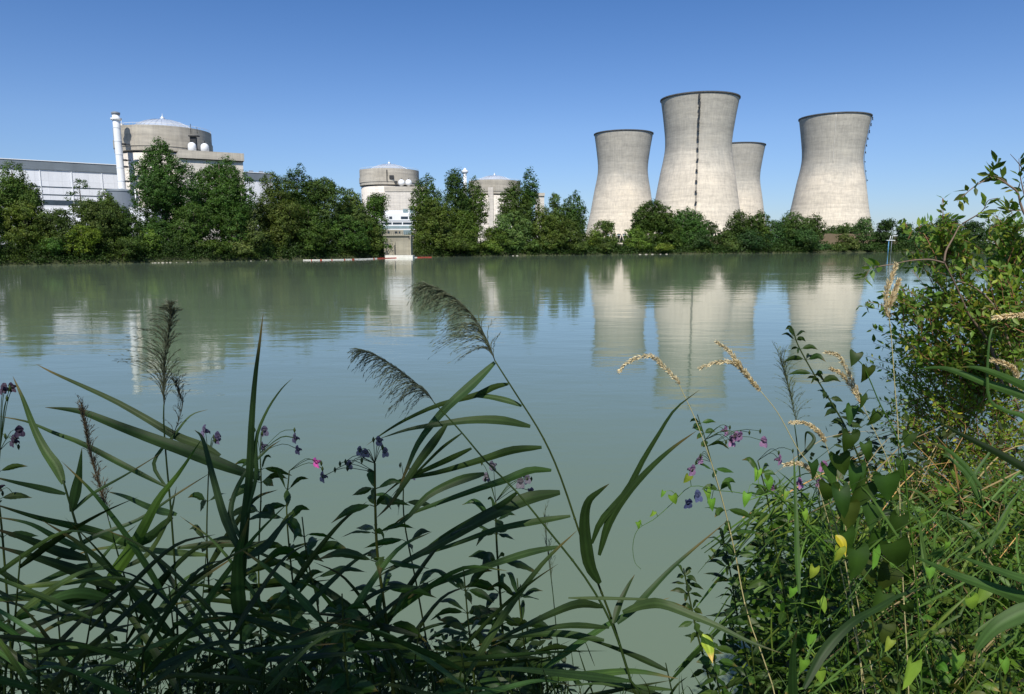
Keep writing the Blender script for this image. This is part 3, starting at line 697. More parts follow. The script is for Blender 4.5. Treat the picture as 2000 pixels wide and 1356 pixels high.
T = [
 # px, ytop, w, kind, tint, back, label
 (22, 316, 128, 'round', 'olive', 14, 'broad domed tree at far left edge of the far bank'),
 (-75, 330, 120, 'round', 'mid', 12, 'dark tree cut off by the left picture edge'),
 (152, 349, 84, 'sparse', 'dark', 12, 'thin open larch with bare tiers against the white hall'),
 (205, 372, 80, 'willow', 'olive', 14, 'pale green tree right of the open larch'),
 (45, 392, 120, 'willow', 'olive', 8, 'drooping olive green willow under the broad domed tree'),
 (108, 408, 100, 'round', 'mid', 7, 'rounded green tree below the white annex'),
 (190, 392, 130, 'round', 'mid', 9, 'wide green tree in front of the open larch'),
 (242, 402, 85, 'round', 'dark', 9, 'dark tree at the foot of the grey storage tank'),
 (309, 267, 118, 'poplar', 'dark', 16, 'tallest dark many topped poplar in front of the largest reactor'),
 (426, 301, 128, 'poplar', 'dark', 15, 'broad dark poplar in front of the concrete fuel block'),
 (372, 395, 100, 'round', 'dark', 9, 'dark tree filling the gap between the two largest poplars'),
 (472, 395, 88, 'willow', 'pale', 8, 'grey green willow at the foot of the broad dark poplar'),
 (528, 334, 84, 'round', 'mid', 14, 'mid green tree just right of the broad dark poplar'),
 (578, 319, 72, 'poplar', 'dark', 17, 'pointed tree topping the long belt before the middle reactor'),
 (545, 372, 90, 'willow', 'olive', 10, 'yellowish green willow in the middle of the long belt'),
 (632, 346, 92, 'round', 'mid', 14, 'rounded tree sloping down from the pointed belt top'),
 (600, 400, 100, 'willow', 'olive', 8, 'lower olive willow over the start of the floating boom'),
 (684, 370, 82, 'round', 'mid', 12, 'tree near the right end of the long belt'),
 (728, 378, 68, 'round', 'dark', 9, 'last tree of the long belt, leaning over the intake'),
 (672, 418, 100, 'round', 'dark', 7, 'dark tree over the middle of the floating boom'),
 (722, 428, 56, 'willow', 'mid', 6, 'low tree beside the left end of the intake wall'),
 (832, 338, 58, 'poplar', 'dark', 16, 'dark tree right above the intake gap, left top of the pair'),
 (889, 327, 52, 'column', 'dark', 17, 'narrow high poplar just left of the mushroom topped stack'),
 (922, 345, 52, 'poplar', 'mid', 15, 'poplar just left of the smallest reactor'),
 (850, 388, 92, 'willow', 'olive', 8, 'large olive willow right of the intake'),
 (905, 412, 92, 'willow', 'olive', 7, 'rounded willow below the high narrow poplar'),
 (868, 442, 96, 'bush', 'mid', 4, 'low spreading willow on the water right of the intake'),
 (968, 440, 60, 'willow', 'olive', 8, 'light green tree below the smallest reactor'),
 (1035, 328, 34, 'column', 'dark', 14, 'very narrow pointed poplar right of the smallest reactor'),
 (1006, 348, 58, 'poplar', 'mid', 13, 'broad dark poplar touching the narrow pointed one'),
 (1003, 412, 82, 'willow', 'pale', 7, 'grey green willow below the narrow pointed poplar'),
 (1058, 400, 70, 'willow', 'mid', 8, 'rounded green tree below the small concrete stair block'),
 (1085, 376, 40, 'round', 'mid', 12, 'left crown of the pair beside the leftmost cooling tower'),
 (1120, 371, 46, 'poplar', 'dark', 12, 'right crown of the pair, touching the leftmost cooling tower'),
 (1100, 425, 84, 'willow', 'mid', 6, 'dark green willow under the pair of crowns'),
 (1156, 446, 40, 'bush', 'light', 8, 'light green bushy tree at the foot of the leftmost tower'),
 (1184, 431, 46, 'round', 'mid', 10, 'rounded tree in front of the leftmost cooling tower'),
 (1274, 387, 72, 'poplar', 'dark', 14, 'high dark poplar between the two front cooling towers'),
 (1240, 440, 52, 'willow', 'light', 8, 'bright green willow left of the high dark poplar'),
 (1340, 404, 72, 'poplar', 'dark', 13, 'dark poplar before the base of the ladder tower'),
 (1308, 432, 60, 'willow', 'dark', 9, 'willow between the two dark poplars of the towers'),
 (1384, 431, 40, 'column', 'dark', 12, 'slim poplar under the ladder tower'),
 (1362, 452, 62, 'round', 'bluish', 7, 'low dark tree at the foot of the slim poplar'),
 (1418, 446, 46, 'willow', 'mid', 9, 'low light tree under the shell lip of the ladder tower'),
 (1449, 408, 50, 'poplar', 'dark', 12, 'left of the two lobed poplars hiding the farthest tower foot'),
 (1483, 410, 44, 'poplar', 'dark', 12, 'right of the two lobed poplars hiding the farthest tower foot'),
 (1467, 448, 76, 'round', 'bluish', 6, 'low dark mass of a tree under the two lobed poplars'),
 (1513, 430, 44, 'round', 'bluish', 10, 'rounded tree in the gap left of the rightmost tower'),
 (1550, 410, 60, 'poplar', 'dark', 12, 'dark poplar at left foot of the rightmost tower'),
 (1590, 416, 46, 'poplar', 'dark', 11, 'dark poplar before the centre of the rightmost tower'),
 (1568, 448, 88, 'round', 'bluish', 6, 'wide low tree at the foot of the two tower poplars'),
 (1655, 457, 50, 'willow', 'pale', 6, 'small grey willow in front of the brown earth bank'),
 (1690, 424, 36, 'column', 'bluish', 10, 'lone slim tree at the right foot of the rightmost tower'),
 (1730, 427, 46, 'round', 'bluish', 12, 'tree right behind the river gauge post'),
 (1768, 436, 48, 'round', 'bluish', 14, 'second tree right of the rightmost tower'),
 (1808, 436, 50, 'round', 'bluish', 40, 'far tree behind the second brown earth bank'),
 (1850, 418, 56, 'poplar', 'bluish', 20, 'highest far tree seen behind the near shrub'),
 (1902, 432, 60, 'round', 'bluish', 20, 'far rounded tree behind the near shrub, second from the right'),
 (1962, 428, 70, 'round', 'bluish', 18, 'far tree at the right picture edge behind the shrub'),
 (2050, 430, 80, 'round', 'bluish', 18, 'far tree just outside the right edge'),
]
for (a, b, c, d, e, f_, g) in T:
    far_tree({'poplar': 'poplar_tree', 'column': 'poplar_tree', 'willow': 'willow_tree', 'bush': 'willow_tree', 'sparse': 'larch_tree'}.get(d, 'broadleaf_tree'), a, b, c, d, e, f_, g, 'tree', 'trees along the far bank')
for (a, b, c, e, f_, g) in [
 (160, 440, 82, 'yellow', 3, 'yellow green bush at the waterline, brightest of the left bank'),
 (96, 462, 70, 'dark', 3, 'dark bush left of the yellow green bush'),
 (240, 462, 90, 'mid', 3, 'low bush right of the yellow green bush'),
 (285, 448, 60, 'light', 4, 'light green bush under the tallest dark poplar'),
 (415, 470, 90, 'olive', 3, 'olive bush on the bank below the broad dark poplar'),
 (470, 470, 60, 'pale', 3, 'greyish bush below the grey green willow'),
 (960, 468, 60, 'light', 3, 'light bush below the smallest reactor'),
 (1035, 468, 70, 'mid', 3, 'bush at the waterline below the narrow pointed poplar'),
 (1180, 472, 60, 'mid', 3, 'low bush at the foot of the leftmost cooling tower'),
 (1290, 477, 66, 'light', 2, 'pale green reed bush on the small gravel spit'),
 (1245, 474, 40, 'light', 3, 'light bush left of the gravel spit'),
 (1425, 472, 40, 'pale', 3, 'grey bush at the waterline right of the slim poplar'),
 (1640, 478, 40, 'pale', 2, 'low grey bush under the brown earth bank'),
 (1690, 478, 50, 'bluish', 3, 'low dark bush left of the river gauge post'),
]: far_tree('riverside_bush', a, b, c, 'bush', e, f_, g, 'bush', 'bushes along the far bank', .2)
# hedge behind the earth bank
far_tree('clipped_hedge', 1655, 437, 110, 'bush', 'bluish', 60, 'dark straight hedge on top of the brown earth bank', 'hedge')
# scrub that covers the foot of the whole far bank
cen = []; col = []; sz = []; rs = np.random.RandomState(3)
for i in range(14000):
    x = rs.uniform(-150, 2150)
    if 744 < x < 808: continue
    if 1600 < x < 1720 and rs.rand() < .6: continue
    g = G(x, wl(x)); o = rs.uniform(.2, 11) ; px1 = g.y / 701
    h = rs.uniform(0, 1) ** 1.2 * (1.0 + 6.5 * max(0, noise.noise(Vector((x * .035, 0, 0))) * .8 + .35)) * (1 if o > 1.5 else .5)
    p = Vector((g.x, g.y + o, gz(g.x, g.y + o) + h)); m = 7
    tn = .7 * np.array(TINT['dark' if noise.noise(Vector((x * .02, 5, 0))) < .12 else 'olive']) * rs.uniform(.6, 1.15)
    for k in range(m):
        cen.append(np.array(p) + rs.normal(size=3) * np.array([.8, .5, .45]) * px1 * 2.6); col.append(tn); sz.append(px1 * rs.uniform(.6, 1.2))
cen = np.array(cen); V, Fc, cc = leaf_quads(cen, rs.normal(size=(len(cen), 3)) + np.array([0, -.5, .5]), np.array(sz), np.array(col))
tag(npmesh('bank_scrub', V, Fc, cc, M['crown']), 'continuous low scrub along the foot of the far river bank', 'scrub', None, 'stuff')
# ------------------------------------------------------------------ near plants
def view_side(t, p, roll):
    vdir = (p - Vector((0, 0, CAMZ))).normalized(); s = t.cross(vdir)
    if s.length < 1e-6: s = Vector((1, 0, 0))
    s.normalize(); n = s.cross(t).normalized()
    return s * math.cos(roll) + n * math.sin(roll), n * math.cos(roll) - s * math.sin(roll)
def blade(mb, pts, width, prof='reed', seg=14, roll=0.0, fold=.22, col=(1, 1, 1), wave=0.0, twist=0.0, teeth=0):
    ps = smooth_path(pts, seg); m = len(ps); vs = []; big = seg >= 12; cols5 = (-1, -.72, -.36, 0, .36, .72, 1) if big else (-1, 0, 1)
    shade = (.82, 1.10, .88, 1.30, .92, 1.06, .80) if big else (.92, 1.25, 1.0)
    dry = rnd.uniform(.68, 1.0) if big else .93; r0_ = rnd.uniform(0, 99)
    for k, p in enumerate(ps):
        t = ps[min(k + 1, m - 1)] - ps[max(k - 1, 0)]; t.normalize(); u = k / (m - 1)
        if prof == 'reed': w_ = (.30 + .70 * min(1, u / .22) ** .8) * (1 - u) ** .78 * 1.12 if u < 1 else .0
        elif prof == 'lance': w_ = math.sin(PI * u ** .75) ** 1.15
        else: w_ = math.sin(PI * u ** .55) ** .8
        w_ = max(w_, .02) * width * .5
        if teeth and 0 < k < m - 1: w_ *= 1 + teeth * (.5 if k % 2 else -.5)
        s, n = view_side(t, p, roll + twist * u); wv = wave * width * math.sin(u * 17 + roll * 9)
        for q in cols5: vs.append(p + s * w_ * q + n * (fold * w_ * abs(q) - wv * q))
    fs = []; nc = len(cols5)
    for k in range(m - 1):
        for q in range(nc - 1): a = nc * k + q; fs.append((a, a + 1, a + nc + 1, a + nc))
    o = len(mb.v); mb.add(vs, fs, col, True)
    for k in range(m):   # pale midrib, edges a little darker, dry tip
        u = k / (m - 1)
        for q, f_ in enumerate(shade):
            tip = max(0, min(1, (u - dry + .05 * noise.noise(Vector((q * .9, r0_, k * .5)))) / .10)) if big else 0
            f2 = f_ * (1 + .16 * noise.noise(Vector((u * 9, q * .7, r0_)))) if big else f_
            c_ = [x * f2 for x in col]; g_ = (c_[0] + c_[1] + c_[2]) / 3
            mb.c[o + nc * k + q] = (c_[0] * (1 - tip) + 3.2 * g_ * tip, c_[1] * (1 - tip) + 1.35 * g_ * tip, c_[2] * (1 - tip) + 1.6 * g_ * tip)
def trace(pts, d0, d1=None):
    """(px, py) list -> points at forward distances from d0 to d1"""
    d1 = d0 if d1 is None else d1; m = len(pts) - 1
    return [P(x, y, d0 + (d1 - d0) * (i / m)) for i, (x, y) in enumerate(pts)]
def root(px_low, py_low, px_hi, py_hi, d):
    """carry a stem on below the frame until it enters the ground"""
    a = P(px_low, py_low, d); b = P(px_hi, py_hi, d); v = (a - b).normalized(); v.x *= .35; v.y = .0; v.normalize()
    p = a.copy(); i = 0
    while p.z > nz_(p.x, p.y) - .04 and i < 60: p += v * .1; i += 1
    return p
def stem_thing(name, stem_px, d, rad, mat, label, cat, group=None, dtop=None, rooted=True, col=(1, 1, 1), seg=30):
    pts = trace(stem_px, d, dtop)
    if rooted: pts = [root(*stem_px[0], *stem_px[1], d)] + pts
    base = pts[0]; t = empty(name, base, label, cat, group)
    ps = smooth_path(pts, seg); mb = MB(); mb.tube(ps, [rad * (1 - .55 * i / seg) for i in range(seg + 1)], 6, col)
    # nodes
    for k in range(3, seg - 2, 5): mb.tube([ps[k] - (ps[k + 1] - ps[k]) * .03, ps[k] + (ps[k + 1] - ps[k]) * .03], rad * (1 - .55 * k / seg) * 1.3, 6, [c * 1.4 for c in col])
    mb.build('stem', M[mat], t); return t, ps
def add_leaf(t, pts, width_px, d0, d1, prof='reed', mat='reed', roll=None, col=None, fold=.22, seg=16, twist=0.0, wave=0.0, name='leaf'):
    mb = MB(); dm = (d0 + d1) / 2
    if col is None: v = rnd.uniform(.75, 1.15); col = (v * rnd.uniform(.85, 1.1), v, v * rnd.uniform(.85, 1.15))
    if roll is None: roll = rnd.uniform(-.45, .45)
    blade(mb, trace(pts, d0, d1), width_px * dm / F / max(.7, math.cos(roll)), prof, seg, roll, fold, col, wave, twist)
    return mb.build(name, M[mat], t)
def add_plume(t, rachis, d, offs, n=54, branch=10, col=(1, 1, 1), mat='plume', name='plume', dens=1.0, spread=.05, size=1.0):
    """a feathery head: many thin drooping branches set with narrow spikelets"""
    mb = MB(); ps = smooth_path(trace(rachis, d), n); k_ = d / F
    mb.tube(ps, [.0016 * (1 - .8 * i / n) * size for i in range(n + 1)], 4, col)
    for i in range(n):
        s = i / n; p = ps[i]; tg = (ps[i + 1] - p).normalized()
        for _ in range(2 if rnd.random() < .8 * dens else 1):
            dx, dy = offs(s, rnd); L = math.hypot(dx, dy) * k_
            if L < .004: continue
            q2 = p + Vector((dx * k_, rnd.uniform(-1, 1) * spread, -dy * k_)); q1 = p + tg * L * .55 + Vector((0, rnd.uniform(-1, 1) * spread * .4, .1 * L))
            br = [p * (1 - u) ** 2 + q1 * 2 * u * (1 - u) + q2 * u * u for u in np.linspace(0, 1, 8)]
            v = rnd.uniform(.7, 1.3); c_ = (col[0] * v, col[1] * v, col[2] * v)
            mb.tube(br, [.0011 * size * (1 - .75 * j / 7) for j in range(8)], 3, c_)
            for b_ in range(branch):
                u = .15 + .85 * (b_ + rnd.random()) / branch; j = min(int(u * 7), 6); a = br[j].lerp(br[j + 1], u * 7 - j)
                dr = (br[min(j + 1, 7)] - br[j]).normalized(); sd_ = Vector((rnd.uniform(-1, 1), rnd.uniform(-1, 1), rnd.uniform(-1, .4))) * .42
                e = a + (dr + sd_).normalized() * rnd.uniform(.010, .019) * size
                blade(mb, [a, a.lerp(e, .5) + Vector((0, 0, .0008)), e], .0023 * size, 'lance', 3, rnd.uniform(0, 3), .1, c_)
    return mb.build(name, M[mat], t)
GR = 'common reeds on the near bank'
# ---- reed A: tall leaning reed with the large drooping plume
A_ = [(1262, 1420), (1240, 1356), (1200, 1225), (1172, 1150), (1140, 1065), (1095, 932), (1058, 850), (1008, 770), (966, 704)]
tR, _ = stem_thing('reed', A_, 2.3, .0052, 'reed', 'tall leaning reed in mid picture with the largest drooping plume', 'reed', GR, 2.25, col=(1.2, 1, .7))
for pts, w_, dd in [
 ([(966, 708), (920, 752), (868, 800), (820, 860), (795, 915), (775, 965)], 21, -.1),
 ([(993, 750), (965, 756), (930, 772), (860, 790), (800, 816), (755, 842), (716, 870)], 14, .15),
 ([(1019, 793), (990, 782), (950, 774), (915, 774), (875, 788), (820, 806)], 13, .1),
 ([(1036, 833), (982, 821), (923, 820), (860, 828), (800, 838), (741, 857)], 20, -.1),
 ([(1058, 874), (1000, 880), (945, 897), (860, 922), (790, 936), (726, 958)], 18, .05),
 ([(1077, 919), (1035, 919), (986, 938), (937, 954), (850, 985), (790, 1010), (752, 1040)], 18, -.15),
 ([(1094, 962), (1030, 974), (950, 1010), (870, 1056), (790, 1098), (735, 1128)], 30, -.2),
 ([(1114, 1008), (1050, 1018), (970, 1034), (885, 1064), (800, 1092), (735, 1120)], 15, .1)]:
    add_leaf(tR, pts, w_, 2.28, 2.28 + dd)
for pts, w_ in [([(1172, 1140), (1152, 1105), (1143, 1050), (1142, 1008), (1150, 978), (1170, 960), (1190, 945)], 30),
 ([(1156, 1062), (1174, 1018), (1222, 962), (1254, 902), (1284, 852), (1318, 800), (1366, 762)], 16),
 ([(1170, 1085), (1190, 1018), (1224, 965), (1270, 914), (1315, 874), (1360, 842)], 20)]:
    add_leaf(tR, pts, w_, 2.24, 2.1, roll=rnd.uniform(-.2, .2), col=(.75, .8, .75))
add_plume(tR, [(967, 706), (955, 672), (930, 625), (900, 592), (868, 570), (838, 556)], 2.25,
  lambda s, r: (-(122 - 76 * s) * r.uniform(.45, 1.1), (46 * s - 24 + r.uniform(-26, 30)) * (1 - .2 * s)) if r.random() > .10 or s > .35 else (r.uniform(-4, 26), r.uniform(-62, -25)), 84, 13, (1.0, 1.1, .95))
# ---- reed B: second plume left of it
B2 = [(1262, 1420), (1232, 1330), (1196, 1222), (1142, 1127), (1066, 1030), (1010, 962), (950, 902), (906, 850), (872, 812), (848, 787)]
tB2, _ = stem_thing('reed', B2, 2.16, .0048, 'reed', 'leaning reed with the smaller plume, crossing below the tall one', 'reed', GR, 2.14, col=(1.0, 1, .8))
for pts, w_, dd in [
 ([(872, 830), (846, 866), (818, 903), (790, 945), (762, 985), (735, 1012)], 20, -.12),
 ([(901, 847), (862, 876), (818, 919), (786, 946), (760, 975)], 7, .1),
 ([(921, 876), (874, 899), (825, 921), (783, 940), (740, 975)], 13, .1),
 ([(946, 925), (895, 938), (835, 968), (790, 1016), (742, 1040)], 20, -.1),
 ([(1090, 1068), (1030, 1080), (950, 1106), (870, 1134), (790, 1170), (705, 1215)], 16, .1),
 ([(1010, 962), (980, 985), (930, 1010), (860, 1050), (790, 1105)], 13, .2),
 ([(1178, 1186), (1130, 1180), (1070, 1202), (990, 1240), (930, 1262)], 20, -.3),
 ([(1190, 1226), (1110, 1222), (1022, 1238), (960, 1262)], 14, -.2),
 ([(1180, 1251), (1090, 1238), (1010, 1243), (960, 1250)], 17, .1),
 ([(1230, 1330), (1150, 1320), (1070, 1312), (1000, 1306), (940, 1310)], 20, -.3),
 ([(1198, 1218), (1210, 1180), (1226, 1146), (1240, 1122)], 15, .1),
 ([(1206, 1218), (1242, 1186), (1268, 1156), (1310, 1112), (1360, 1068), (1420, 1018)], 16, .2),
 ([(1110, 1168), (1200, 1169), (1300, 1174), (1352, 1192)], 8, 0),
 ([(1216, 1196), (1262, 1180), (1295, 1180), (1347, 1200), (1400, 1222), (1460, 1252), (1526, 1276)], 24, -.2)]:
    add_leaf(tB2, pts, w_, 2.15, 2.15 + dd)
add_plume(tB2, [(848, 787), (835, 768), (805, 742), (770, 716), (738, 696), (715, 686)], 2.14,
  lambda s, r: (-(94 - 56 * s) * r.uniform(.4, 1.1), (12 + r.uniform(-26, 30)) * (1 - .55 * s)), 66, 12, (.85, 1.0, .95))
# ---- reed C: left plume
C2 = [(352, 1420), (348, 1300), (344, 1150), (334, 1000), (325, 900), (320, 828), (320, 790)]
tC2, _ = stem_thing('reed', C2, 2.3, .0050, 'reed', 'upright reed on the left with a dark spreading plume', 'reed', GR, col=(.8, .8, .7))
add_plume(tC2, [(320, 800), (321, 748), (322, 700), (328, 655), (333, 622), (336, 596)], 2.3,
  lambda s, r: ((-(104 - 98 * s) if r.random() < .6 else (52 - 48 * s)) * r.uniform(.25, 1.1), -(84 - 78 * s) * r.uniform(.6, 1.15)), 74, 13, (.7, .78, .7), spread=.03)
add_plume(tC2, [(332, 870), (356, 796), (350, 772), (344, 750)], 2.36, lambda s, r: (r.uniform(-22, 22), -r.uniform(15, 50)), 16, 8, (.6, .6, .55), spread=.02)
for pts, w_, dd in [
 ([(430, 890), (398, 872), (345, 852), (292, 821), (226, 784), (159, 753), (105, 729), (70, 711)], 18, .2),
 ([(508, 935), (440, 910), (372, 884), (292, 855), (226, 830), (165, 806), (125, 799), (88, 796)], 29, -.1),
 ([(322, 950), (240, 908), (159, 866), (106, 846), (53, 824), (-10, 812)], 13, .1),
 ([(330, 960), (300, 905), (340, 850), (372, 812), (406, 800)], 8, .1),
 ([(336, 1010), (270, 1060), (168, 1034), (75, 1012), (-20, 982)], 24, -.2),
 ([(346, 1070), (430, 1062), (520, 1060), (560, 1010), (577, 996)], 16, .1),
 ([(345, 1005), (300, 994), (245, 970), (209, 960)], 16, .2)]:
    add_leaf(tC2, pts, w_, 2.3, 2.3 + dd)
# ---- tall upright blade shoot
D2 = [(474, 1420), (472, 1300), (470, 1200), (474, 1100), (480, 1010)]
tD2, _ = stem_thing('reed', D2, 2.0, .0055, 'reed', 'young reed shoot ending in one tall upright blade, left of centre', 'reed', GR, col=(1.1, 1.1, .9))
for pts, w_, dd, cc_ in [
 ([(472, 1210), (472, 1120), (478, 1020), (487, 930), (491, 830), (498, 740), (507, 670), (514, 612)], 21, .05, (.6, .7, .7)),
 ([(470, 1230), (464, 1150), (466, 1080), (486, 1010)], 34, -.1, (1.1, 1.2, 1.2)),
 ([(484, 1000), (500, 930), (500, 860), (520, 805), (548, 762), (572, 738)], 9, .1, None),
 ([(476, 1090), (440, 1015), (414, 925), (396, 858), (380, 840)], 18, .1, None),
 ([(482, 1090), (520, 1065), (548, 1030), (577, 1000)], 20, .1, (.8, .8, 1.0)),
 ([(474, 1060), (450, 1000), (475, 930), (520, 880), (548, 860)], 12, .2, None)]:
    add_leaf(tD2, pts, w_, 2.0, 2.0 + dd, roll=.1, col=cc_)
# ---- thick bent stem at far left
E2 = [(232, 1420), (224, 1310), (208, 1230), (187, 1134), (160, 1060), (140, 995), (123, 938)]
tE2, _ = stem_thing('reed', E2, 1.9, .0058, 'reed', 'thick bent reed at far left with a bright green top blade', 'reed', GR, col=(.9, .9, .8))
for pts, w_, dd, cc_ in [
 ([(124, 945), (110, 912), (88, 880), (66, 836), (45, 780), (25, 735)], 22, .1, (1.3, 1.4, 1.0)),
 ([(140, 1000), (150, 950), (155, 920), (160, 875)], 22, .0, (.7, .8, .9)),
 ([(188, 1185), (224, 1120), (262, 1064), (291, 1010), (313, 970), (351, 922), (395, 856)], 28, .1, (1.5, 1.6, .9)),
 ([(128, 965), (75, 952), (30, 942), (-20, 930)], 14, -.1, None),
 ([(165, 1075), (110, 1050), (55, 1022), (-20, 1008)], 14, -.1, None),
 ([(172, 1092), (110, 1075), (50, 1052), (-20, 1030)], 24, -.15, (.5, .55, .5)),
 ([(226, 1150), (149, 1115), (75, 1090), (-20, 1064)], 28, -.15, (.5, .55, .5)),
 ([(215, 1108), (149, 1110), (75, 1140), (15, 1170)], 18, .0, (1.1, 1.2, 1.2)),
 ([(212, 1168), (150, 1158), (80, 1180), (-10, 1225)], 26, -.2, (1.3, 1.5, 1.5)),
 ([(140, 1000), (180, 965), (250, 925), (320, 882)], 8, .1, None),
 ([(100, 1100), (180, 1050), (270, 1015), (350, 962), (414, 922)], 11, .2, None)]:
    add_leaf(tE2, pts, w_, 1.9, 1.9 + dd, roll=rnd.uniform(-.2, .2), col=cc_)
# ---- brown closed plume at left
F2 = [(290, 1420), (276, 1242), (250, 1150), (231, 1085), (213, 1018)]
tF2, _ = stem_thing('reed', F2, 2.1, .0042, 'reed', 'reed at left with a narrow closed brown plume', 'reed', GR, col=(1.1, 1.2, .7))
add_plume(tF2, [(213, 1020), (200, 970), (186, 925), (174, 880), (168, 845), (163, 815)], 2.1, lambda s, r: (r.uniform(-16, 16) * (1 - .5 * s), -r.uniform(25, 60)), 50, 12, (1.3, 1.0, .85), spread=.015, size=.9)
for pts, w_, dd in [([(262, 1190), (306, 1195), (350, 1160), (400, 1125), (470, 1080)], 18, .1), ([(240, 1110), (290, 1080), (330, 1010), (345, 950)], 12, .1),
 ([(280, 1310), (298, 1268), (392, 1235), (452, 1232)], 24, -.2), ([(290, 1330), (340, 1275), (400, 1262), (455, 1256)], 18, -.1), ([(250, 1160), (200, 1190), (120, 1215), (40, 1262)], 20, -.2)]:
    add_leaf(tF2, pts, w_, 2.1, 2.1 + dd)
# ---- thin grey seed head between the reeds
tG2, _ = stem_thing('reed', [(1098, 1420), (1092, 1300), (1082, 1180), (1074, 1110)], 2.5, .003, 'reed', 'thin reed with a narrow folded head right of centre', 'reed', GR, col=(.8, .9, .8))
add_plume(tG2, [(1078, 1140), (1070, 1080), (1064, 1020)], 2.5, lambda s, r: (r.uniform(-9, 9), -r.uniform(30, 60)), 14, 4, (.8, 1, .9), spread=.01)
# ---- plants by rule: broad leaved stems (balsam, nettle)
def flower(mb, p, s, rs_, col, facing=None):
    """hooded balsam flower: upper hood, two lobed lip, sac behind"""
    f = facing or Vector((rs_.uniform(-1, 1), -1, rs_.uniform(-.5, .4))).normalized(); up = Vector((0, 0, 1)); r_ = f.cross(up).normalized(); up = r_.cross(f)
    def petal(a0, a1, l, w_, curl, c_):
        d = r_ * math.cos(a0) + up * math.sin(a0); pts = [p, p + (d * .5 + f * .35) * l, p + (d + f * (.35 - curl)) * l]
        vs = []; 
        for u in np.linspace(0, 1, 5):
            q = pts[0] * (1 - u) ** 2 + pts[1] * 2 * u * (1 - u) + pts[2] * u * u; sdv = f.cross(d).normalized() * w_ * math.sin(PI * min(1, .12 + .8 * u)) * .5
            vs += [q - sdv, q + f * -.15 * w_, q + sdv]
        fs = []
        for k in range(4): a = 3 * k; fs += [(a, a + 1, a + 4, a + 3), (a + 1, a + 2, a + 5, a + 4)]
        mb.add(vs, fs, c_, True)
    petal(PI / 2, 0, s * .8, s * .9, .2, col); petal(PI / 2 + .9, 0, s * .6, s * .6, 0, [c * .85 for c in col]); petal(PI / 2 - .9, 0, s * .6, s * .6, 0, [c * .85 for c in col])
    petal(-PI / 2 + .5, 0, s, s * .8, .15, [c * 1.15 for c in col]); petal(-PI / 2 - .5, 0, s, s * .8, .15, [c * 1.1 for c in col])
    mb.tube([p + f * .1 * s, p - f * .35 * s - up * .1 * s, p - f * .7 * s - up * .2 * s, p - f * .8 * s - up * .5 * s], [s * .30, s * .28, s * .12, s * .02], 6, [c * .7 for c in col])
def leafy(name, stem_px, d, label, cat, group, leaf_px=(105, 23), nodes=9, whorl=3, droop=.16, tint=(1, 1, 1), prof='lance', mat='balsam', rad=.005, flowers=(), fcol=(.8, .8, 1.1), start=.12, scol=(1.3, 1, .8), dtop=None, taper=.5, buds=True):
    t, ps = stem_thing(name, stem_px, d, rad, mat, label, cat, group, dtop, col=scol)
    mb = MB(); n = len(ps) - 1; k_ = d / F
    for i in range(nodes):
        s = start + (1 - start) * (i + .3) / nodes; j = min(int(s * n), n - 1); p = ps[j]; a0 = rnd.uniform(0, 6.28)
        for q in range(whorl):
            a = a0 + 2 * PI * q / whorl + rnd.uniform(-.3, .3); L = leaf_px[0] * k_ * rnd.uniform(.55, 1.2) * (1 - taper * max(0, s - .5) * 1.6); W = leaf_px[1] * k_ * rnd.uniform(.8, 1.15) * (1 - taper * max(0, s - .5) * 1.4)
            o = Vector((math.cos(a), math.sin(a) * .8, 0)); up = rnd.uniform(-.15, .75) * (1 if s < .9 else 1.8)
            b = p + o * L * .12 + Vector((0, 0, .06 * L)); m_ = p + o * L * .55 + Vector((0, 0, up * L * .45)); e = p + o * L * .95 + Vector((0, 0, L * (up * .5 - droop * rnd.uniform(.6, 1.3))))
            v = rnd.uniform(.65, 1.25); c_ = (tint[0] * v * rnd.uniform(.9, 1.25), tint[1] * v, tint[2] * v)
            mb.tube([p, b], rad * .25, 3, c_); blade(mb, [b, m_, e], W * .9, prof, 12, rnd.uniform(-1.2, 1.2), .3, c_, .03, rnd.uniform(-.6, .6), .09)
    mb.build('foliage', M[mat], t)
    for (fx, fy, nf) in flowers:
        base = ps[-1]; c = P(fx, fy, d + rnd.uniform(-.05, .05)); sm = MB(); k = min(range(len(ps)), key=lambda i: (ps[i] - c).length + (0 if ps[i].z < c.z else .5)); 
        for q in range(nf + 2):
            e = c + Vector((rnd.uniform(-1, 1), rnd.uniform(-1, 1), rnd.uniform(-1, .8))) * 20 * k_
            sm.tube(smooth_path([ps[k], ps[k].lerp(e, .6) + Vector((0, 0, 14 * k_)), e], 6), .0012, 3, (1, 1, .8))
            if q >= nf or (buds and rnd.random() < .3): sm.lathe(e, [(.0005, -.012), (.004, -.004), (.0045, 0), (.002, .006), (.0002, .009)], 6, (1.2, 1.0, 1.0))
            if q < nf:
                fm = MB(); flower(fm, e, rnd.uniform(11, 15) * k_, rnd, fcol); fm.build('flower', M['petal'], t)
        sm.build('flower_stalk', M['balsam'], t)
    return t
BG = 'flowering balsams'
dk = (.75, .8, .8)  # shade put into the tint: darker leaves, greyer fcol for shaded flowers
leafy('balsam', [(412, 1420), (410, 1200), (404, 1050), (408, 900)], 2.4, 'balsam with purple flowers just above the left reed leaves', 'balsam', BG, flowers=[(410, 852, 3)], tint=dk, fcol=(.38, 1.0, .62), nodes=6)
leafy('balsam', [(520, 1420), (510, 1250), (505, 1100), (510, 960), (508, 885)], 2.4, 'balsam with shaded purple flowers beside the tall upright blade', 'balsam', BG, flowers=[(508, 850, 2), (585, 858, 2)], tint=dk, fcol=(.36, 1.0, .55), nodes=9, whorl=4)
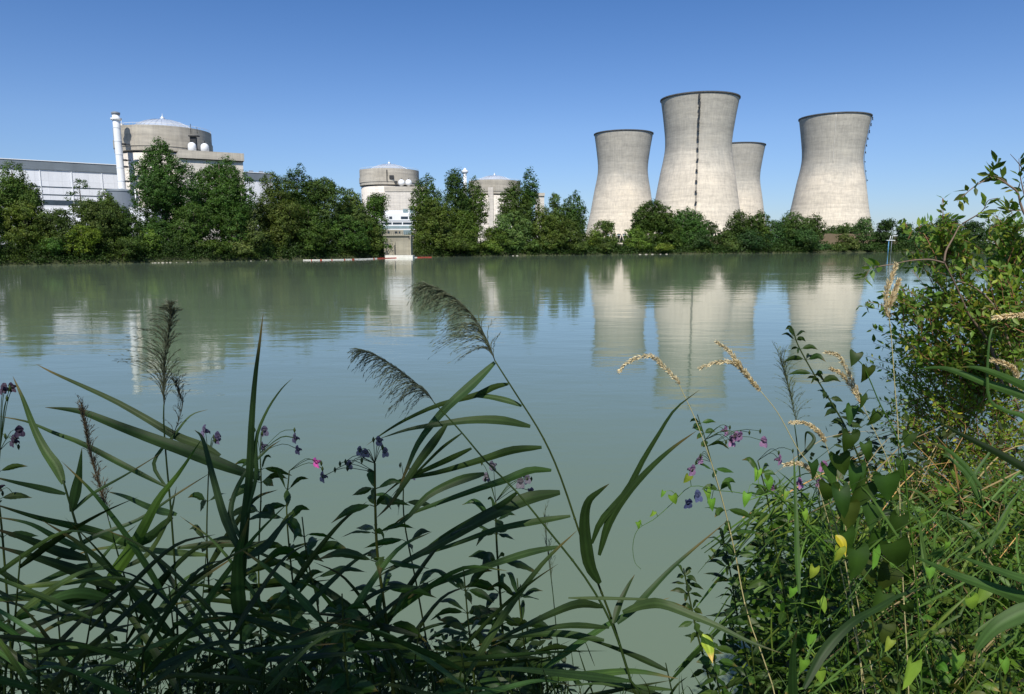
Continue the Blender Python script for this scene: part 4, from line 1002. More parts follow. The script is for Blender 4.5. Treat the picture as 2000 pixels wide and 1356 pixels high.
leafy('balsam', [(600, 1420), (590, 1280), (570, 1120), (560, 1000), (565, 920)], 2.3, 'balsam carrying the single bright magenta flower', 'balsam', BG, flowers=[(610, 912, 1)], tint=dk, fcol=(2.0, 1.2, 1.5), nodes=7, buds=False)
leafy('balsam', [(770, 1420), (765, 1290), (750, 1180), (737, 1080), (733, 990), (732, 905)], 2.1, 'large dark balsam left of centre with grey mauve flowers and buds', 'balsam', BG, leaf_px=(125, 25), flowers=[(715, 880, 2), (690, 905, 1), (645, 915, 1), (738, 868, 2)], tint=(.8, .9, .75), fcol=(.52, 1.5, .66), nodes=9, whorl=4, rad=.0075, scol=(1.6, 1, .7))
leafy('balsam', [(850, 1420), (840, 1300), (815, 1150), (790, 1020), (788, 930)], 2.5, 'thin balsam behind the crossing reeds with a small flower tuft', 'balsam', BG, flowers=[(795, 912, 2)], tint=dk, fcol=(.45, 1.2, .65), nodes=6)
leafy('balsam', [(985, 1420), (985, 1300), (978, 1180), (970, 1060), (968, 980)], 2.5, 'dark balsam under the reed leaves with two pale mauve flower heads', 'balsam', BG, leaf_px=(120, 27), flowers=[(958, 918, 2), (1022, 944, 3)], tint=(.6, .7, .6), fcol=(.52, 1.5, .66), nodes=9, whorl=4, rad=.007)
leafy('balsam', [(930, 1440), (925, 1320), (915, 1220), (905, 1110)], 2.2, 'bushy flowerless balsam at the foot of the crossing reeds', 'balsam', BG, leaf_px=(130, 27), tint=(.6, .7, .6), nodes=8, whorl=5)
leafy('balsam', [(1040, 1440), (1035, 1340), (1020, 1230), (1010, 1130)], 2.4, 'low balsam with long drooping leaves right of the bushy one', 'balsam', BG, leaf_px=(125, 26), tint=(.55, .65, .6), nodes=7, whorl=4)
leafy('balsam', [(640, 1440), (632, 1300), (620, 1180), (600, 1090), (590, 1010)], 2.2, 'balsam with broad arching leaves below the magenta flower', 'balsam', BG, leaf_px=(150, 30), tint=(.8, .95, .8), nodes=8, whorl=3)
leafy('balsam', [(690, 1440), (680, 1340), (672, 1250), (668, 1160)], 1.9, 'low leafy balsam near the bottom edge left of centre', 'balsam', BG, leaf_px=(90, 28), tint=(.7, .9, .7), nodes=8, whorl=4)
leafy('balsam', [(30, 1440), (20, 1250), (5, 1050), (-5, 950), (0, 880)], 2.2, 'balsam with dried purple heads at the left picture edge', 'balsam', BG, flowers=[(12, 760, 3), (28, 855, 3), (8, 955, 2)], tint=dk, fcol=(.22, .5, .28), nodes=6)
leafy('balsam', [(1480, 1440), (1460, 1200), (1437, 1087), (1416, 996), (1392, 912), (1375, 850), (1362, 810)], 2.6, 'sunlit balsam on the right with the widest pink flower cluster', 'balsam', BG, leaf_px=(62, 18), flowers=[(1425, 852, 5), (1480, 846, 1), (1358, 902, 2)], tint=(1.0, 1.15, .8), fcol=(.9, 1.6, 1.0), nodes=12, whorl=3, rad=.0035)
leafy('balsam', [(1560, 1440), (1545, 1250), (1520, 1100), (1500, 980), (1480, 900)], 2.7, 'balsam behind the grass ears with a small pink flower', 'balsam', BG, leaf_px=(70, 20), flowers=[(1527, 882, 1), (1505, 955, 1)], tint=(1.0, 1.15, .8), fcol=(.95, 1.5, 1.0), nodes=10, whorl=4)
leafy('balsam', [(1640, 1440), (1625, 1250), (1610, 1100), (1600, 970)], 2.8, 'balsam between bindweed leaves with two pink flowers', 'balsam', BG, leaf_px=(75, 22), flowers=[(1598, 922, 2), (1575, 940, 1)], tint=(.9, 1.0, .8), fcol=(.95, 1.4, 1.0), nodes=9, whorl=4)
leafy('nettle', [(1760, 1440), (1740, 1150), (1700, 960), (1656, 845), (1632, 800), (1600, 748), (1572, 700), (1556, 668), (1549, 642)], 2.3, 'tall dark nettle with toothed whorls leaning over the right water', 'nettle', 'nettles on the near bank', leaf_px=(56, 15), tint=(.7, .75, .6), nodes=12, whorl=3, droop=.2, rad=.0038, start=.3)
leafy('nettle', [(1400, 1440), (1385, 1330), (1360, 1230), (1345, 1160), (1335, 1110)], 2.4, 'small nettle with a brown seed spike left of the right thicket', 'nettle', 'nettles on the near bank', leaf_px=(48, 18), tint=(.9, .9, .7), nodes=12, whorl=4)
leafy('nettle', [(1500, 1440), (1470, 1330), (1440, 1200), (1425, 1110), (1410, 1040)], 2.7, 'dark many leaved nettle at the left edge of the right thicket', 'nettle', 'nettles on the near bank', leaf_px=(70, 20), tint=(.6, .65, .65), nodes=13, whorl=5)
leafy('nettle', [(1560, 1440), (1540, 1330), (1520, 1230), (1500, 1130), (1490, 1040)], 2.9, 'dense dark nettle behind the vertical reed blade', 'nettle', 'nettles on the near bank', leaf_px=(72, 22), tint=(.6, .65, .6), nodes=13, whorl=5)
leafy('nettle', [(1680, 1440), (1660, 1330), (1640, 1200), (1625, 1100), (1618, 1020)], 2.9, 'nettle in the middle of the right thicket among bindweed', 'nettle', 'nettles on the near bank', leaf_px=(76, 24), tint=(.75, .85, .6), nodes=13, whorl=5)
leafy('nettle', [(1420, 1440), (1410, 1380), (1398, 1310), (1390, 1240)], 2.2, 'low nettle with one yellow leaf at the bottom of the thicket', 'nettle', 'nettles on the near bank', leaf_px=(66, 24), tint=(1.1, 1.2, .8), nodes=8, whorl=4)
# ---- filler reeds in the dark lower left: each a plant with its own leaves
def filler_reed(px, py_top, d, lean, n, label, col=None, w_=14, Lpx=270):
    py_top -= 35; n += 1
    base = [(px - lean * 1.0, 1430), (px - lean * .5, (1430 + py_top) / 2), (px, py_top)]
    v = rnd.uniform(.45, .8)
    t, ps = stem_thing('reed', base, d, .0045, 'reed', label, 'reed', GR, col=(v, v, v * .8))
    for i in range(n):
        s = .25 + .75 * (i + rnd.random() * .5) / n; x = base[0][0] + (px - base[0][0]) * s; y = 1430 + (py_top - 1430) * s
        sd_ = -1 if (i % 2 == 0) ^ (lean > 0) else 1
        if rnd.random() < .25: sd_ = -sd_
        L = Lpx * rnd.uniform(.7, 1.15); up = rnd.choice((.1, .3, .5, .8, 1.2, 1.8)) if s < .95 else 1.6; L *= 1 / (1 + .3 * max(0, up - .6))
        pts = [(x, y), (x + sd_ * L * .33, y - up * L * .30), (x + sd_ * L * .68, y - up * L * .56), (x + sd_ * L, y - up * L * .72 + rnd.uniform(-.04, .16) * L)]
        v = rnd.uniform(.35, 1.0) if rnd.random() < .75 else rnd.uniform(1.2, 2.0); c_ = (v * rnd.uniform(.8, 1.2), v, v * rnd.uniform(.8, 1.1)) if col is None else col  # some leaves get a brighter tint to look sunlit
        add_leaf(t, pts, w_ * rnd.uniform(.7, 1.3), d, d + rnd.uniform(-.3, .3), col=c_, seg=12, roll=rnd.uniform(-.8, .8), twist=rnd.uniform(-.8, .8))
    return t
for a in [
 (40, 1120, 1.7, 30, 7, 'dark reed rising at the lower left corner'), (110, 1190, 2.0, -20, 7, 'dark reed beside the lower left corner, lower than its neighbour'),
 (180, 1230, 1.6, 40, 7, 'low blurred dark reed near the left bottom edge'), (255, 1200, 2.2, 25, 7, 'dark reed below the closed brown plume'),
 (330, 1180, 1.9, -30, 7, 'dark reed below the spreading plume'), (405, 1090, 2.5, 30, 7, 'thin reed behind the upright blade'),
 (450, 1250, 1.7, 20, 6, 'low reed at the foot of the upright blade'), (560, 1180, 2.1, -35, 7, 'reed below the magenta flower leaning left'),
 (640, 1240, 1.9, 25, 6, 'low reed between the balsams left of centre'), (720, 1230, 2.3, -30, 7, 'reed at the foot of the large dark balsam'),
 (820, 1260, 2.0, 30, 6, 'low dark reed below the crossing leaves'), (900, 1290, 1.8, -20, 6, 'lowest dark reed in the bottom middle'),
 (1060, 1310, 2.3, 20, 5, 'low reed at the bottom right of the balsams'), (1300, 1330, 2.4, -30, 4, 'low thin reed left of the right thicket'),
 (-40, 1010, 1.8, -30, 7, 'dark reed cut by the left picture edge'), (280, 1300, 1.5, 10, 6, 'nearest blurred reed on the bottom left'),
 (70, 1290, 1.5, -15, 7, 'nearest dark reed in the bottom left corner'), (520, 1310, 1.6, 15, 6, 'near dark reed on the bottom edge below the upright blade')]:
    filler_reed(*a)
# ---- big reed blades on the right side
def right_reed(label, stem, d, leaves):
    t, ps = stem_thing('reed', stem, d, .0048, 'reed', label, 'reed', GR)
    for pts, w_, dd, c_ in leaves: add_leaf(t, pts, w_, d, d + dd, col=c_, roll=rnd.uniform(-.2, .2), seg=18)
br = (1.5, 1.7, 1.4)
right_reed('reed at right edge with two long arching pale blades', [(2060, 1500), (2050, 1150), (2040, 900), (2025, 780)], 2.0,
 [([(2035, 790), (1985, 768), (1920, 746), (1860, 723), (1825, 718), (1788, 722)], 18, .2, br), ([(2040, 780), (1995, 752), (1940, 728), (1905, 718), (1876, 717)], 18, .1, br),
  ([(2040, 940), (1985, 905), (1920, 870), (1870, 845), (1826, 820)], 18, .2, (.4, .45, .4)), ([(2040, 860), (2000, 815), (1960, 800), (1930, 770), (1935, 650), (1962, 640)], 10, .1, br)])
right_reed('reed right of centre thicket with radiating thin blades', [(1960, 1450), (1940, 1200), (1925, 1050), (1915, 950)], 2.5,
 [([(1918, 955), (1880, 905), (1840, 873), (1790, 862)], 12, .2, br), ([(1922, 990), (1890, 930), (1855, 895), (1836, 886)], 11, .1, br), ([(1925, 1000), (1900, 940), (1935, 880), (1940, 850)], 9, .1, br),
  ([(1930, 1060), (1880, 1020), (1830, 1000), (1790, 1008)], 12, .2, br), ([(1930, 1080), (1960, 1010), (1990, 960), (2010, 930)], 12, .1, br)])
right_reed('reed at right edge with a very broad bent blade in the corner', [(2080, 1500), (2060, 1300), (2050, 1180)], 1.5,
 [([(2055, 1175), (1990, 1200), (1945, 1225), (1915, 1258), (1900, 1285)], 40, .0, (1.3, 1.5, 1.2)), ([(2060, 1185), (2000, 1168), (1944, 1150), (1869, 1124), (1820, 1102), (1780, 1084)], 28, .3, br),
  ([(2060, 1150), (2000, 1131), (1944, 1112), (1900, 1096), (1866, 1082)], 20, .2, br)])
right_reed('dark broad reed crossing the bottom of the thicket', [(1560, 1500), (1566, 1420), (1572, 1350)], 1.7,
 [([(1570, 1345), (1610, 1272), (1662, 1218), (1710, 1190), (1760, 1162), (1830, 1140)], 22, .2, (.5, .65, .5)), ([(1552, 1400), (1548, 1330), (1550, 1270), (1556, 1230)], 22, -.1, (.8, 1.0, .9)),
  ([(1561, 1160), (1557, 1085), (1555, 1010), (1552, 930), (1550, 885)], 12, .3, (1.3, 1.5, 1.1))])
right_reed('sparse reed behind the ears with a grey feathery head', [(1600, 1440), (1575, 1100), (1560, 900), (1552, 830)], 3.0, [([(1558, 900), (1590, 860), (1575, 845), (1572, 880)], 9, .1, (.5, .6, .5))])
tq = [o for o in C.objects if o.get('label', '').startswith('sparse reed behind')][0]
add_plume(tq, [(1556, 830), (1546, 780), (1535, 740), (1525, 705)], 3.0, lambda s, r: (r.uniform(-42, 26) * (1 - .4 * s), -r.uniform(20, 60)), 40, 8, (1.0, 1.2, .8), spread=.05)
# ---- grass ears
def ear(label, heads, stem, d, dd=0):
    t, ps = stem_thing('grass', stem, d, .0026, 'straw', label, 'grass', 'tall grasses gone to seed', col=(1.6, 1.8, 1.4), dtop=d + dd)
    for head in heads:
        mb = MB(); q = smooth_path(trace(head, d + dd), 44); k_ = d / F; mb.tube(q, .0012, 4)
        for i in range(len(q) - 1):
            s = i / 44; r = (3.2 + 5.5 * math.sin(PI * min(1, .25 + s * .75)) ** 1.2) * k_
            tg = (q[i + 1] - q[i]).normalized()
            for _ in range(9):
                o = Vector((rnd.uniform(-1, 1), rnd.uniform(-1, 1), rnd.uniform(-1, 1))).normalized(); a = q[i] + o * r * .25; e = a + (tg * 1.1 + o * .75).normalized() * rnd.uniform(.009, .016)
                v = rnd.uniform(.7, 1.25); blade(mb, [a, a.lerp(e, .5), e], .0042, 'lance', 3, rnd.uniform(0, 3), .3, (v, v * .98, v * .9))
        mb.build('ear', M['ear'], t)
    return t
ear('straw grass with a hooked ear, leftmost of the pale ears', [[(1326, 750), (1312, 732), (1296, 716), (1282, 702), (1268, 695), (1240, 700), (1222, 712), (1207, 727)]], [(1530, 1440), (1460, 1200), (1437, 1087), (1416, 996), (1392, 912), (1360, 824), (1338, 776), (1325, 748)], 2.45)
ear('straw grass with a forked ear, tallest of the pale ears', [[(1484, 763), (1462, 738), (1445, 718), (1428, 708), (1400, 708), (1364, 721)], [(1484, 763), (1466, 742), (1450, 720), (1438, 705), (1424, 686), (1398, 668)]], [(1690, 1440), (1660, 1150), (1625, 1000), (1600, 932), (1560, 880), (1520, 808), (1484, 762)], 2.4)
ear('straw grass with a broad ear behind the dark nettle', [[(1684, 790), (1672, 760), (1662, 738), (1650, 716), (1636, 694), (1612, 688)], [(1684, 790), (1668, 765), (1656, 745), (1640, 728), (1622, 720)]], [(1830, 1440), (1790, 1150), (1765, 1000), (1736, 905), (1705, 835), (1684, 788)], 2.6)
ear('short straw grass with a small bent ear below the tallest one', [[(1612, 864), (1606, 852), (1598, 843), (1585, 833), (1568, 826), (1542, 825)]], [(1720, 1440), (1670, 1150), (1640, 960), (1620, 890), (1611, 862)], 2.6)
ear('low straw grass ear lying over the pink flowers', [[(1592, 935), (1584, 920), (1572, 910), (1555, 905), (1532, 908)]], [(1700, 1440), (1650, 1150), (1610, 990), (1592, 934)], 2.5)
ear('straw grass ear lying in from the right edge, upper one', [[(2030, 622), (2000, 616), (1970, 617), (1942, 621)]], [(2150, 1440), (2120, 900), (2070, 680), (2030, 622)], 2.3)
ear('straw grass ear at the right edge above the arching blades', [[(1988, 742), (1982, 725), (1970, 714), (1955, 708), (1936, 704)]], [(2100, 1440), (2060, 1000), (2010, 820), (1987, 740)], 2.2)
ear('straight tall dry grass with a brown ear above the river gauge', [[(1736, 622), (1731, 590), (1733, 562), (1742, 540), (1750, 516)], [(1737, 600), (1746, 575), (1756, 548)]], [(1775, 1440), (1764, 1150), (1758, 1000), (1754, 840), (1748, 760), (1741, 660), (1736, 618)], 2.3)
# ---- bindweed
def heart(mb, p, s, down, face, col):
    """arrow shaped bindweed leaf hanging from p"""
    d = down.normalized(); r_ = d.cross(face).normalized(); n = r_.cross(d); ax = rnd.uniform(.68, 1.05); cu = rnd.uniform(-.1, .45); tw_ = rnd.uniform(-.35, .35); lb = rnd.uniform(.6, 1.3); sk = rnd.uniform(-.15, .15)
    ol = [(0, 0), (.16, -.12), (.34, -.30), (.46, -.16), (.44, .10), (.36, .38), (.20, .72), (0, 1.06), (-.20, .72), (-.36, .38), (-.44, .10), (-.46, -.16), (-.34, -.30), (-.16, -.12)]
    mid = [(0, .02), (0, .2), (0, .45), (0, .75), (0, 1.06)]
    def pt(x, y):
        y = y * (lb if y < 0 else 1)
        return p + (r_ * (x * ax + sk * y * y) + d * y + n * (.34 * abs(x) - cu * y * y + tw_ * x * y + .05 * math.sin(x * 14 + y * 5))) * s
    vs = [pt(x, y) for x, y in ol] + [pt(*m_) for m_ in mid[1:4]]
    fs = [(0, 1, 2, 3), (0, 3, 4, 14), (14, 4, 5, 15), (15, 5, 6, 16), (16, 6, 7), (0, 11, 12, 13), (0, 14, 10, 11), (14, 15, 9, 10), (15, 16, 8, 9), (16, 7, 8)]
    mb.add(vs, fs, col, True); o = len(mb.c) - len(vs)
    for k in (0, 14, 15, 16, 7): mb.c[o + k] = tuple(min(3, c * 1.25) for c in col)
def bindweed(label, vine, d, leaves, col, rad=.0018, rooted=True, dd=0, extra=()):
    t, ps = stem_thing('bindweed', vine, d, rad, 'balsam', label, 'bindweed', 'bindweed vines', rooted=rooted, col=(1.8, 2, 1), dtop=d + dd)
    for (x, y, s) in leaves:
        s *= rnd.uniform(.55, .95); p = P(x, y, d + dd * .5 + rnd.uniform(-.06, .06)); k = min(range(len(ps)), key=lambda i: (ps[i] - p).length)
        mb = MB(); mb.tube([ps[k], (ps[k] + p) / 2 + Vector((0, 0, .012)), p], .001, 4, col)
        v = rnd.uniform(.8, 1.2); heart(mb, p, s * d / F, Vector((rnd.uniform(-.6, .6), rnd.uniform(-.3, .1), -1)), Vector((rnd.uniform(-.5, .5), -1, rnd.uniform(-.1, .7))), (col[0] * v * rnd.choice((.85, .95, 1.05, 1.15, 1.5)), col[1] * v, col[2] * v)); mb.build('leaf', M['balsam' if col[1] < 1.2 else 'shrub'], t)
    for (x, y, n_) in extra:
        for q in range(n_):
            fm = MB(); flower(fm, P(x + q * 18 - 8, y - q * 14, d), 15 * d / F, rnd, (.22, .8, .6)); fm.build('flower', M['petal'], t)
    return t
bindweed('dark bindweed climbing with large heart leaves right of the nettle', [(1800, 1440), (1790, 1150), (1775, 1000), (1764, 900), (1748, 845), (1720, 792), (1700, 745), (1684, 712), (1668, 700)], 2.2,
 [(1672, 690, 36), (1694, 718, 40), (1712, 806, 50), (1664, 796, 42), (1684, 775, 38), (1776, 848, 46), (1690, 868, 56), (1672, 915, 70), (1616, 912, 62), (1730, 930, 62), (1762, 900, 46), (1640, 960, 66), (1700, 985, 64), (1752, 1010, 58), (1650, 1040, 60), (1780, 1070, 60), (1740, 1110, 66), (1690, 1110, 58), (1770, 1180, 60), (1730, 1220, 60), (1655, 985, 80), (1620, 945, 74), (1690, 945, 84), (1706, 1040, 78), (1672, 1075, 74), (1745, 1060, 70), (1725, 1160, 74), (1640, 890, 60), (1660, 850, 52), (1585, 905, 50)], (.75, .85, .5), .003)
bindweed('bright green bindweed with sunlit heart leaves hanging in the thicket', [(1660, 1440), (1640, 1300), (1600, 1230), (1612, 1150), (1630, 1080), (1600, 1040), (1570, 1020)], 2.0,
 [(1602, 1172, 46), (1524, 1180, 36), (1591, 1110, 34), (1584, 1240, 40), (1558, 1105, 26), (1548, 1150, 30), (1640, 1070, 40), (1570, 1290, 44), (1600, 1310, 50)], (1.5, 1.7, .9))  # bright tint and lighter leaf material carry the sunlight
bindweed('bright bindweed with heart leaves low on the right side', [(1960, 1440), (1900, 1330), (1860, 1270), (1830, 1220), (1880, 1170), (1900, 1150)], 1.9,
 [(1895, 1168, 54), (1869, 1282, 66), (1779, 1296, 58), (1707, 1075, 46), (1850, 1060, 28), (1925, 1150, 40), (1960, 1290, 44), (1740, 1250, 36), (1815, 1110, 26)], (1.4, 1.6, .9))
bindweed('fine bindweed tendril curling out over the water with tiny leaves', [(1500, 975), (1440, 962), (1400, 958), (1350, 950), (1310, 986), (1278, 1014), (1246, 1034), (1236, 1066), (1240, 1098), (1252, 1112)], 2.3,
 [(1345, 930, 26), (1314, 968, 24), (1296, 960, 22), (1277, 1000, 22), (1246, 1020, 20), (1380, 960, 34), (1390, 975, 30)], (1.5, 1.7, .9), .0016, rooted=False, extra=[(1352, 982, 2)])
bindweed('thick pale bindweed stem arching across the thicket', [(1650, 1090), (1620, 1070), (1590, 1040), (1560, 1010), (1520, 970), (1490, 950), (1470, 945)], 2.1,
 [(1500, 940, 40), (1480, 920, 26), (1460, 965, 30), (1536, 960, 22), (1570, 1000, 28), (1540, 1005, 24)], (1.5, 1.7, .9), .0045, rooted=False)
for k_i, (x, y, l, sz) in enumerate([(1850, 1000, 'leafy stem with pale leaves under the arching blades', (60, 20)), (1930, 1040, 'leafy stem near the right edge above the broad bent blade', (56, 20)), (1800, 1120, 'broad leaved weed in the sunny middle of the thicket', (64, 26)), (1700, 1190, 'leafy weed between dark bindweed and grass', (60, 24)), (1880, 1200, 'yellowish leafy weed low at right', (66, 26)), (1600, 1270, 'weed at the bottom edge left of the dark broad blade', (60, 24)), (1470, 1250, 'low weed with serrated leaves at the left foot of the thicket', (56, 22)), (1780, 1290, 'weed at the bottom edge right of the dark broad blade', (66, 28))]):
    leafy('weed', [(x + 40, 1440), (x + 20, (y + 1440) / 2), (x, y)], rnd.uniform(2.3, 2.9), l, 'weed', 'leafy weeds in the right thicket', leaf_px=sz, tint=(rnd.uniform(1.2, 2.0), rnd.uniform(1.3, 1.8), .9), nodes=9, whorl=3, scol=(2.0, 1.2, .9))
# single odd leaves belong to their plants
tnet = [o for o in C.objects if o.get('label', '').startswith('low nettle with one yellow')][0]
o = add_leaf(tnet, [(1372, 1238), (1384, 1262), (1392, 1296)], 25, 2.15, 2.1, 'lance', 'shrub', .1, (3.2, 2.6, .8)); o['label'] = 'yellowing leaf'
tb_ = [o for o in C.objects if o.get('label', '').startswith('thick pale bindweed')][0]
o = add_leaf(tb_, [(1632, 1045), (1645, 1060), (1652, 1088)], 18, 2.08, 2.05, 'lance', 'shrub', .1, (4.2, 2.2, .4)); o['label'] = 'orange yellow leaf'
# ---- shrub on the right
def leaf_mesh(name, cen, dirs, nrm, size, cols, mat, parent, aspect=.42):
    """pointed folded leaves: base, left, tip, right with the blade bent on its midrib"""
    n = len(cen); d = dirs / (np.linalg.norm(dirs, axis=1, keepdims=True) + 1e-9)
    s_ = np.cross(d, nrm); s_ /= (np.linalg.norm(s_, axis=1, keepdims=True) + 1e-9); nn = np.cross(s_, d); s = size[:, None]
    a = cen; b = cen + d * s * .38 + s_ * s * aspect * .5 + nn * s * .06; c = cen + d * s; e = cen + d * s * .38 - s_ * s * aspect * .5 + nn * s * .06
    b2 = cen + d * s * .74 + s_ * s * aspect * .33 + nn * s * .02; e2 = cen + d * s * .74 - s_ * s * aspect * .33 + nn * s * .02; m1 = cen + d * s * .38; m2 = cen + d * s * .74
    V = np.stack([a, b, m1, e, b2, m2, e2, c], 1).reshape(-1, 3); base = (np.arange(n) * 8)[:, None]
    q = np.array([[0, 1, 2, 2], [0, 2, 3, 3], [1, 4, 5, 2], [2, 5, 6, 3], [4, 7, 5, 5], [5, 7, 6, 6]])
    tri = np.array([[0, 1, 2], [0, 2, 3], [1, 4, 5], [1, 5, 2], [2, 5, 6], [2, 6, 3], [4, 7, 5], [5, 7, 6]])
    Fc = (base[:, None, :] + tri[None]).reshape(-1, 3)
    return npmesh(name, V, Fc, np.repeat(cols, 8, axis=0), M[mat], parent)
def shrub(label, branches, blobs, d, tint, seed, base_px, twig_n=26, lsz=(11, 20), name='shrub'):
    rs = np.random.RandomState(seed); b0 = P(base_px[0], base_px[1], d); b0.z = nz_(b0.x, b0.y)
    t = empty(name, b0, label, 'shrub', 'shrubs on the near bank')
    LC = []; LD = []; LS = []; LT = []
    def leaves_along(ps, every, sz, k_):
        for i in range(len(ps) - 1):
            a, b = ps[i], ps[i + 1]; L = (b - a).length; m = max(1, int(L / every))
            for q in range(m):
                p = a.lerp(b, (q + rs.rand()) / m); dr = (b - a).normalized(); o = Vector(rs.normal(size=3)); o = (o - dr * o.dot(dr)).normalized()
                dd = (dr * .6 + o * .9 + Vector((0, 0, .15))).normalized(); LC.append(p + o * .003); LD.append(dd); LS.append(rs.uniform(*sz) * k_)
                v = rs.uniform(.6, 1.35); y = rs.rand() ** 5; LT.append((tint[0] * v * (1 + 1.4 * y) * rs.uniform(.85, 1.2), tint[1] * v * (1 + .5 * y), tint[2] * v))
    for (pts, r0, leafy_, dd) in branches:
        ps = smooth_path(trace(pts, d + dd[0], d + dd[1]), 18); mb = MB(); n = len(ps)
        mb.tube(ps, [r0 * (1 - .7 * i / n) for i in range(n)], 6, (rs.uniform(.7, 1.3),) * 3); mb.build('branch', M['twig'], t)
        if leafy_: leaves_along(ps[int(n * .3):], leafy_, (16, 27), d / F)
    tw = MB()
    for (x, y, rx, ry, dz, n) in blobs:
        dd = d + dz; c = P(x, y, dd); k_ = dd / F; root_ = P(x + (1990 - x) * .5, y + 150, dd)
        for i in range(n):
            a = rs.uniform(0, 2 * PI); rr = rs.uniform(.1, 1) ** .5; e = c + Vector((math.cos(a) * rr * rx * k_, rs.uniform(-.8, .8) * .35 * dd * .25, math.sin(a) * rr * ry * k_))
            s0 = c.lerp(root_, rs.uniform(0, .6)) + Vector(rs.normal(size=3)) * .03; L = min((e - s0).length, .35 + .2 * rs.rand()); s0 = e - (e - s0).normalized() * L
            mid = (s0 + e) / 2 + Vector(rs.normal(size=3)) * .03 + Vector((0, 0, .03)); ps = smooth_path([s0, mid, e + Vector((0, 0, -.01))], 7)
            tw.tube(ps, [.0022 * (1 - .7 * j / 7) for j in range(8)], 4, tuple(np.array((1.2, .8, .6)) * rs.uniform(.6, 1.6))); leaves_along(ps, .0150, lsz, k_)
    if blobs: tw.build('twigs', M['twig'], t)
    n = len(LC); nr = rs.normal(size=(n, 3)) * .8 + np.array([0, -.3, 1.0])
    leaf_mesh('foliage', np.array([tuple(x) for x in LC]), np.array([tuple(x) for x in LD]), nr, np.array(LS), np.array(LT), 'shrub', t)
    return t
shrub('leafy shrub at right edge with one bare pale branch rising over the water',
 [([(1960, 760), (1937, 686), (1916, 647), (1892, 614), (1868, 560), (1844, 512)], .009, 0, (0, -.1)),
  ([(1844, 512), (1848, 490), (1862, 464), (1872, 445), (1880, 437)], .0055, 0, (-.1, -.1)),
  ([(1880, 437), (1895, 428), (1910, 419), (1922, 408), (1930, 392), (1949, 387)], .004, .022, (-.1, -.2)),
  ([(1844, 514), (1830, 510), (1814, 507), (1790, 508), (1768, 511), (1745, 516)], .005, 0, (-.1, -.3)),
  ([(1748, 516), (1720, 520), (1700, 526), (1688, 545)], .003, .016, (-.3, -.3)),
  ([(1985, 720), (1960, 640), (1935, 590), (1900, 560), (1868, 548)], .008, .05, (.1, 0)),
  ([(1990, 800), (1950, 700), (1900, 640), (1840, 610), (1790, 600)], .006, .03, (.1, .2))],
 [(1965, 560, 60, 95, .3, 70), (1885, 590, 90, 65, .2, 62), (1815, 600, 75, 42, .1, 36), (1800, 660, 85, 40, .1, 40), (1895, 690, 110, 60, .2, 80), (1985, 480, 40, 50, .4, 40), (1850, 475, 45, 32, .1, 34),
  (1800, 520, 30, 26, .1, 12), (1760, 580, 40, 22, .0, 18), (1740, 600, 26, 16, 0, 8), (1970, 660, 70, 80, .3, 55), (1985, 600, 50, 90, -.2, 36), (1790, 445, 24, 16, 0, 6), (1830, 440, 30, 18, .1, 12), (1975, 440, 32, 16, .3, 16)], 3.6, (1.1, 1.2, .85), 5, (1990, 1100))
shrub('bare thorny twig with few leaves against the sky at top right',
 [([(2070, 560), (2030, 470), (1997, 410), (1988, 377), (1970, 362), (1950, 350), (1934, 347)], .006, .06, (0, 0)), ([(1934, 347), (1910, 360), (1895, 371), (1882, 382), (1870, 393)], .003, .016, (0, -.1)),
  ([(1934, 347), (1940, 330), (1949, 316)], .0022, .012, (0, 0)), ([(2000, 335), (1990, 320), (1973, 301)], .0022, 0, (0, 0)), ([(2010, 420), (1998, 370), (1992, 340), (1990, 310)], .003, .05, (0, 0)),
  ([(1997, 410), (1985, 412), (1968, 410)], .0022, .014, (0, 0)), ([(1970, 362), (1960, 352), (1948, 345), (1930, 341)], .003, .03, (0, 0))], [], 2.8, (.75, .8, .6), 8, (2070, 1100))
shrub('brownish twiggy shrub behind the arching blades, dotted with tiny orange leaves',
 [([(2020, 1050), (1960, 900), (1900, 840), (1830, 800), (1760, 790)], .006, 0, (0, 0)), ([(2020, 950), (1950, 850), (1880, 800), (1800, 770)], .005, 0, (.1, 0))],
 [(1850, 780, 110, 60, 0, 70), (1930, 860, 100, 80, 0, 85), (1830, 870, 90, 60, .1, 65), (1950, 780, 70, 60, .2, 55), (1770, 800, 70, 45, 0, 36), (1780, 720, 60, 45, .1, 34), (1880, 740, 80, 50, .3, 70), (1750, 930, 80, 60, 0, 60)], 3.9, (1.5, 1.5, .8), 15, (1990, 1200), lsz=(7, 13))
shrub('low green shrub filling the thicket below the brownish one', [([(1990, 1250), (1930, 1100), (1870, 1000), (1820, 950)], .007, 0, (0, 0))],
 [(1870, 960, 110, 60, 0, 110), (1960, 1000, 80, 90, -.1, 120), (1830, 1060, 120, 60, -.1, 110), (1940, 1120, 90, 70, -.3, 100), (1720, 1060, 90, 60, 0, 70), (1750, 1180, 110, 60, -.2, 80)], 3.5, (.8, .9, .6), 19, (1980, 1300), lsz=(9, 17))
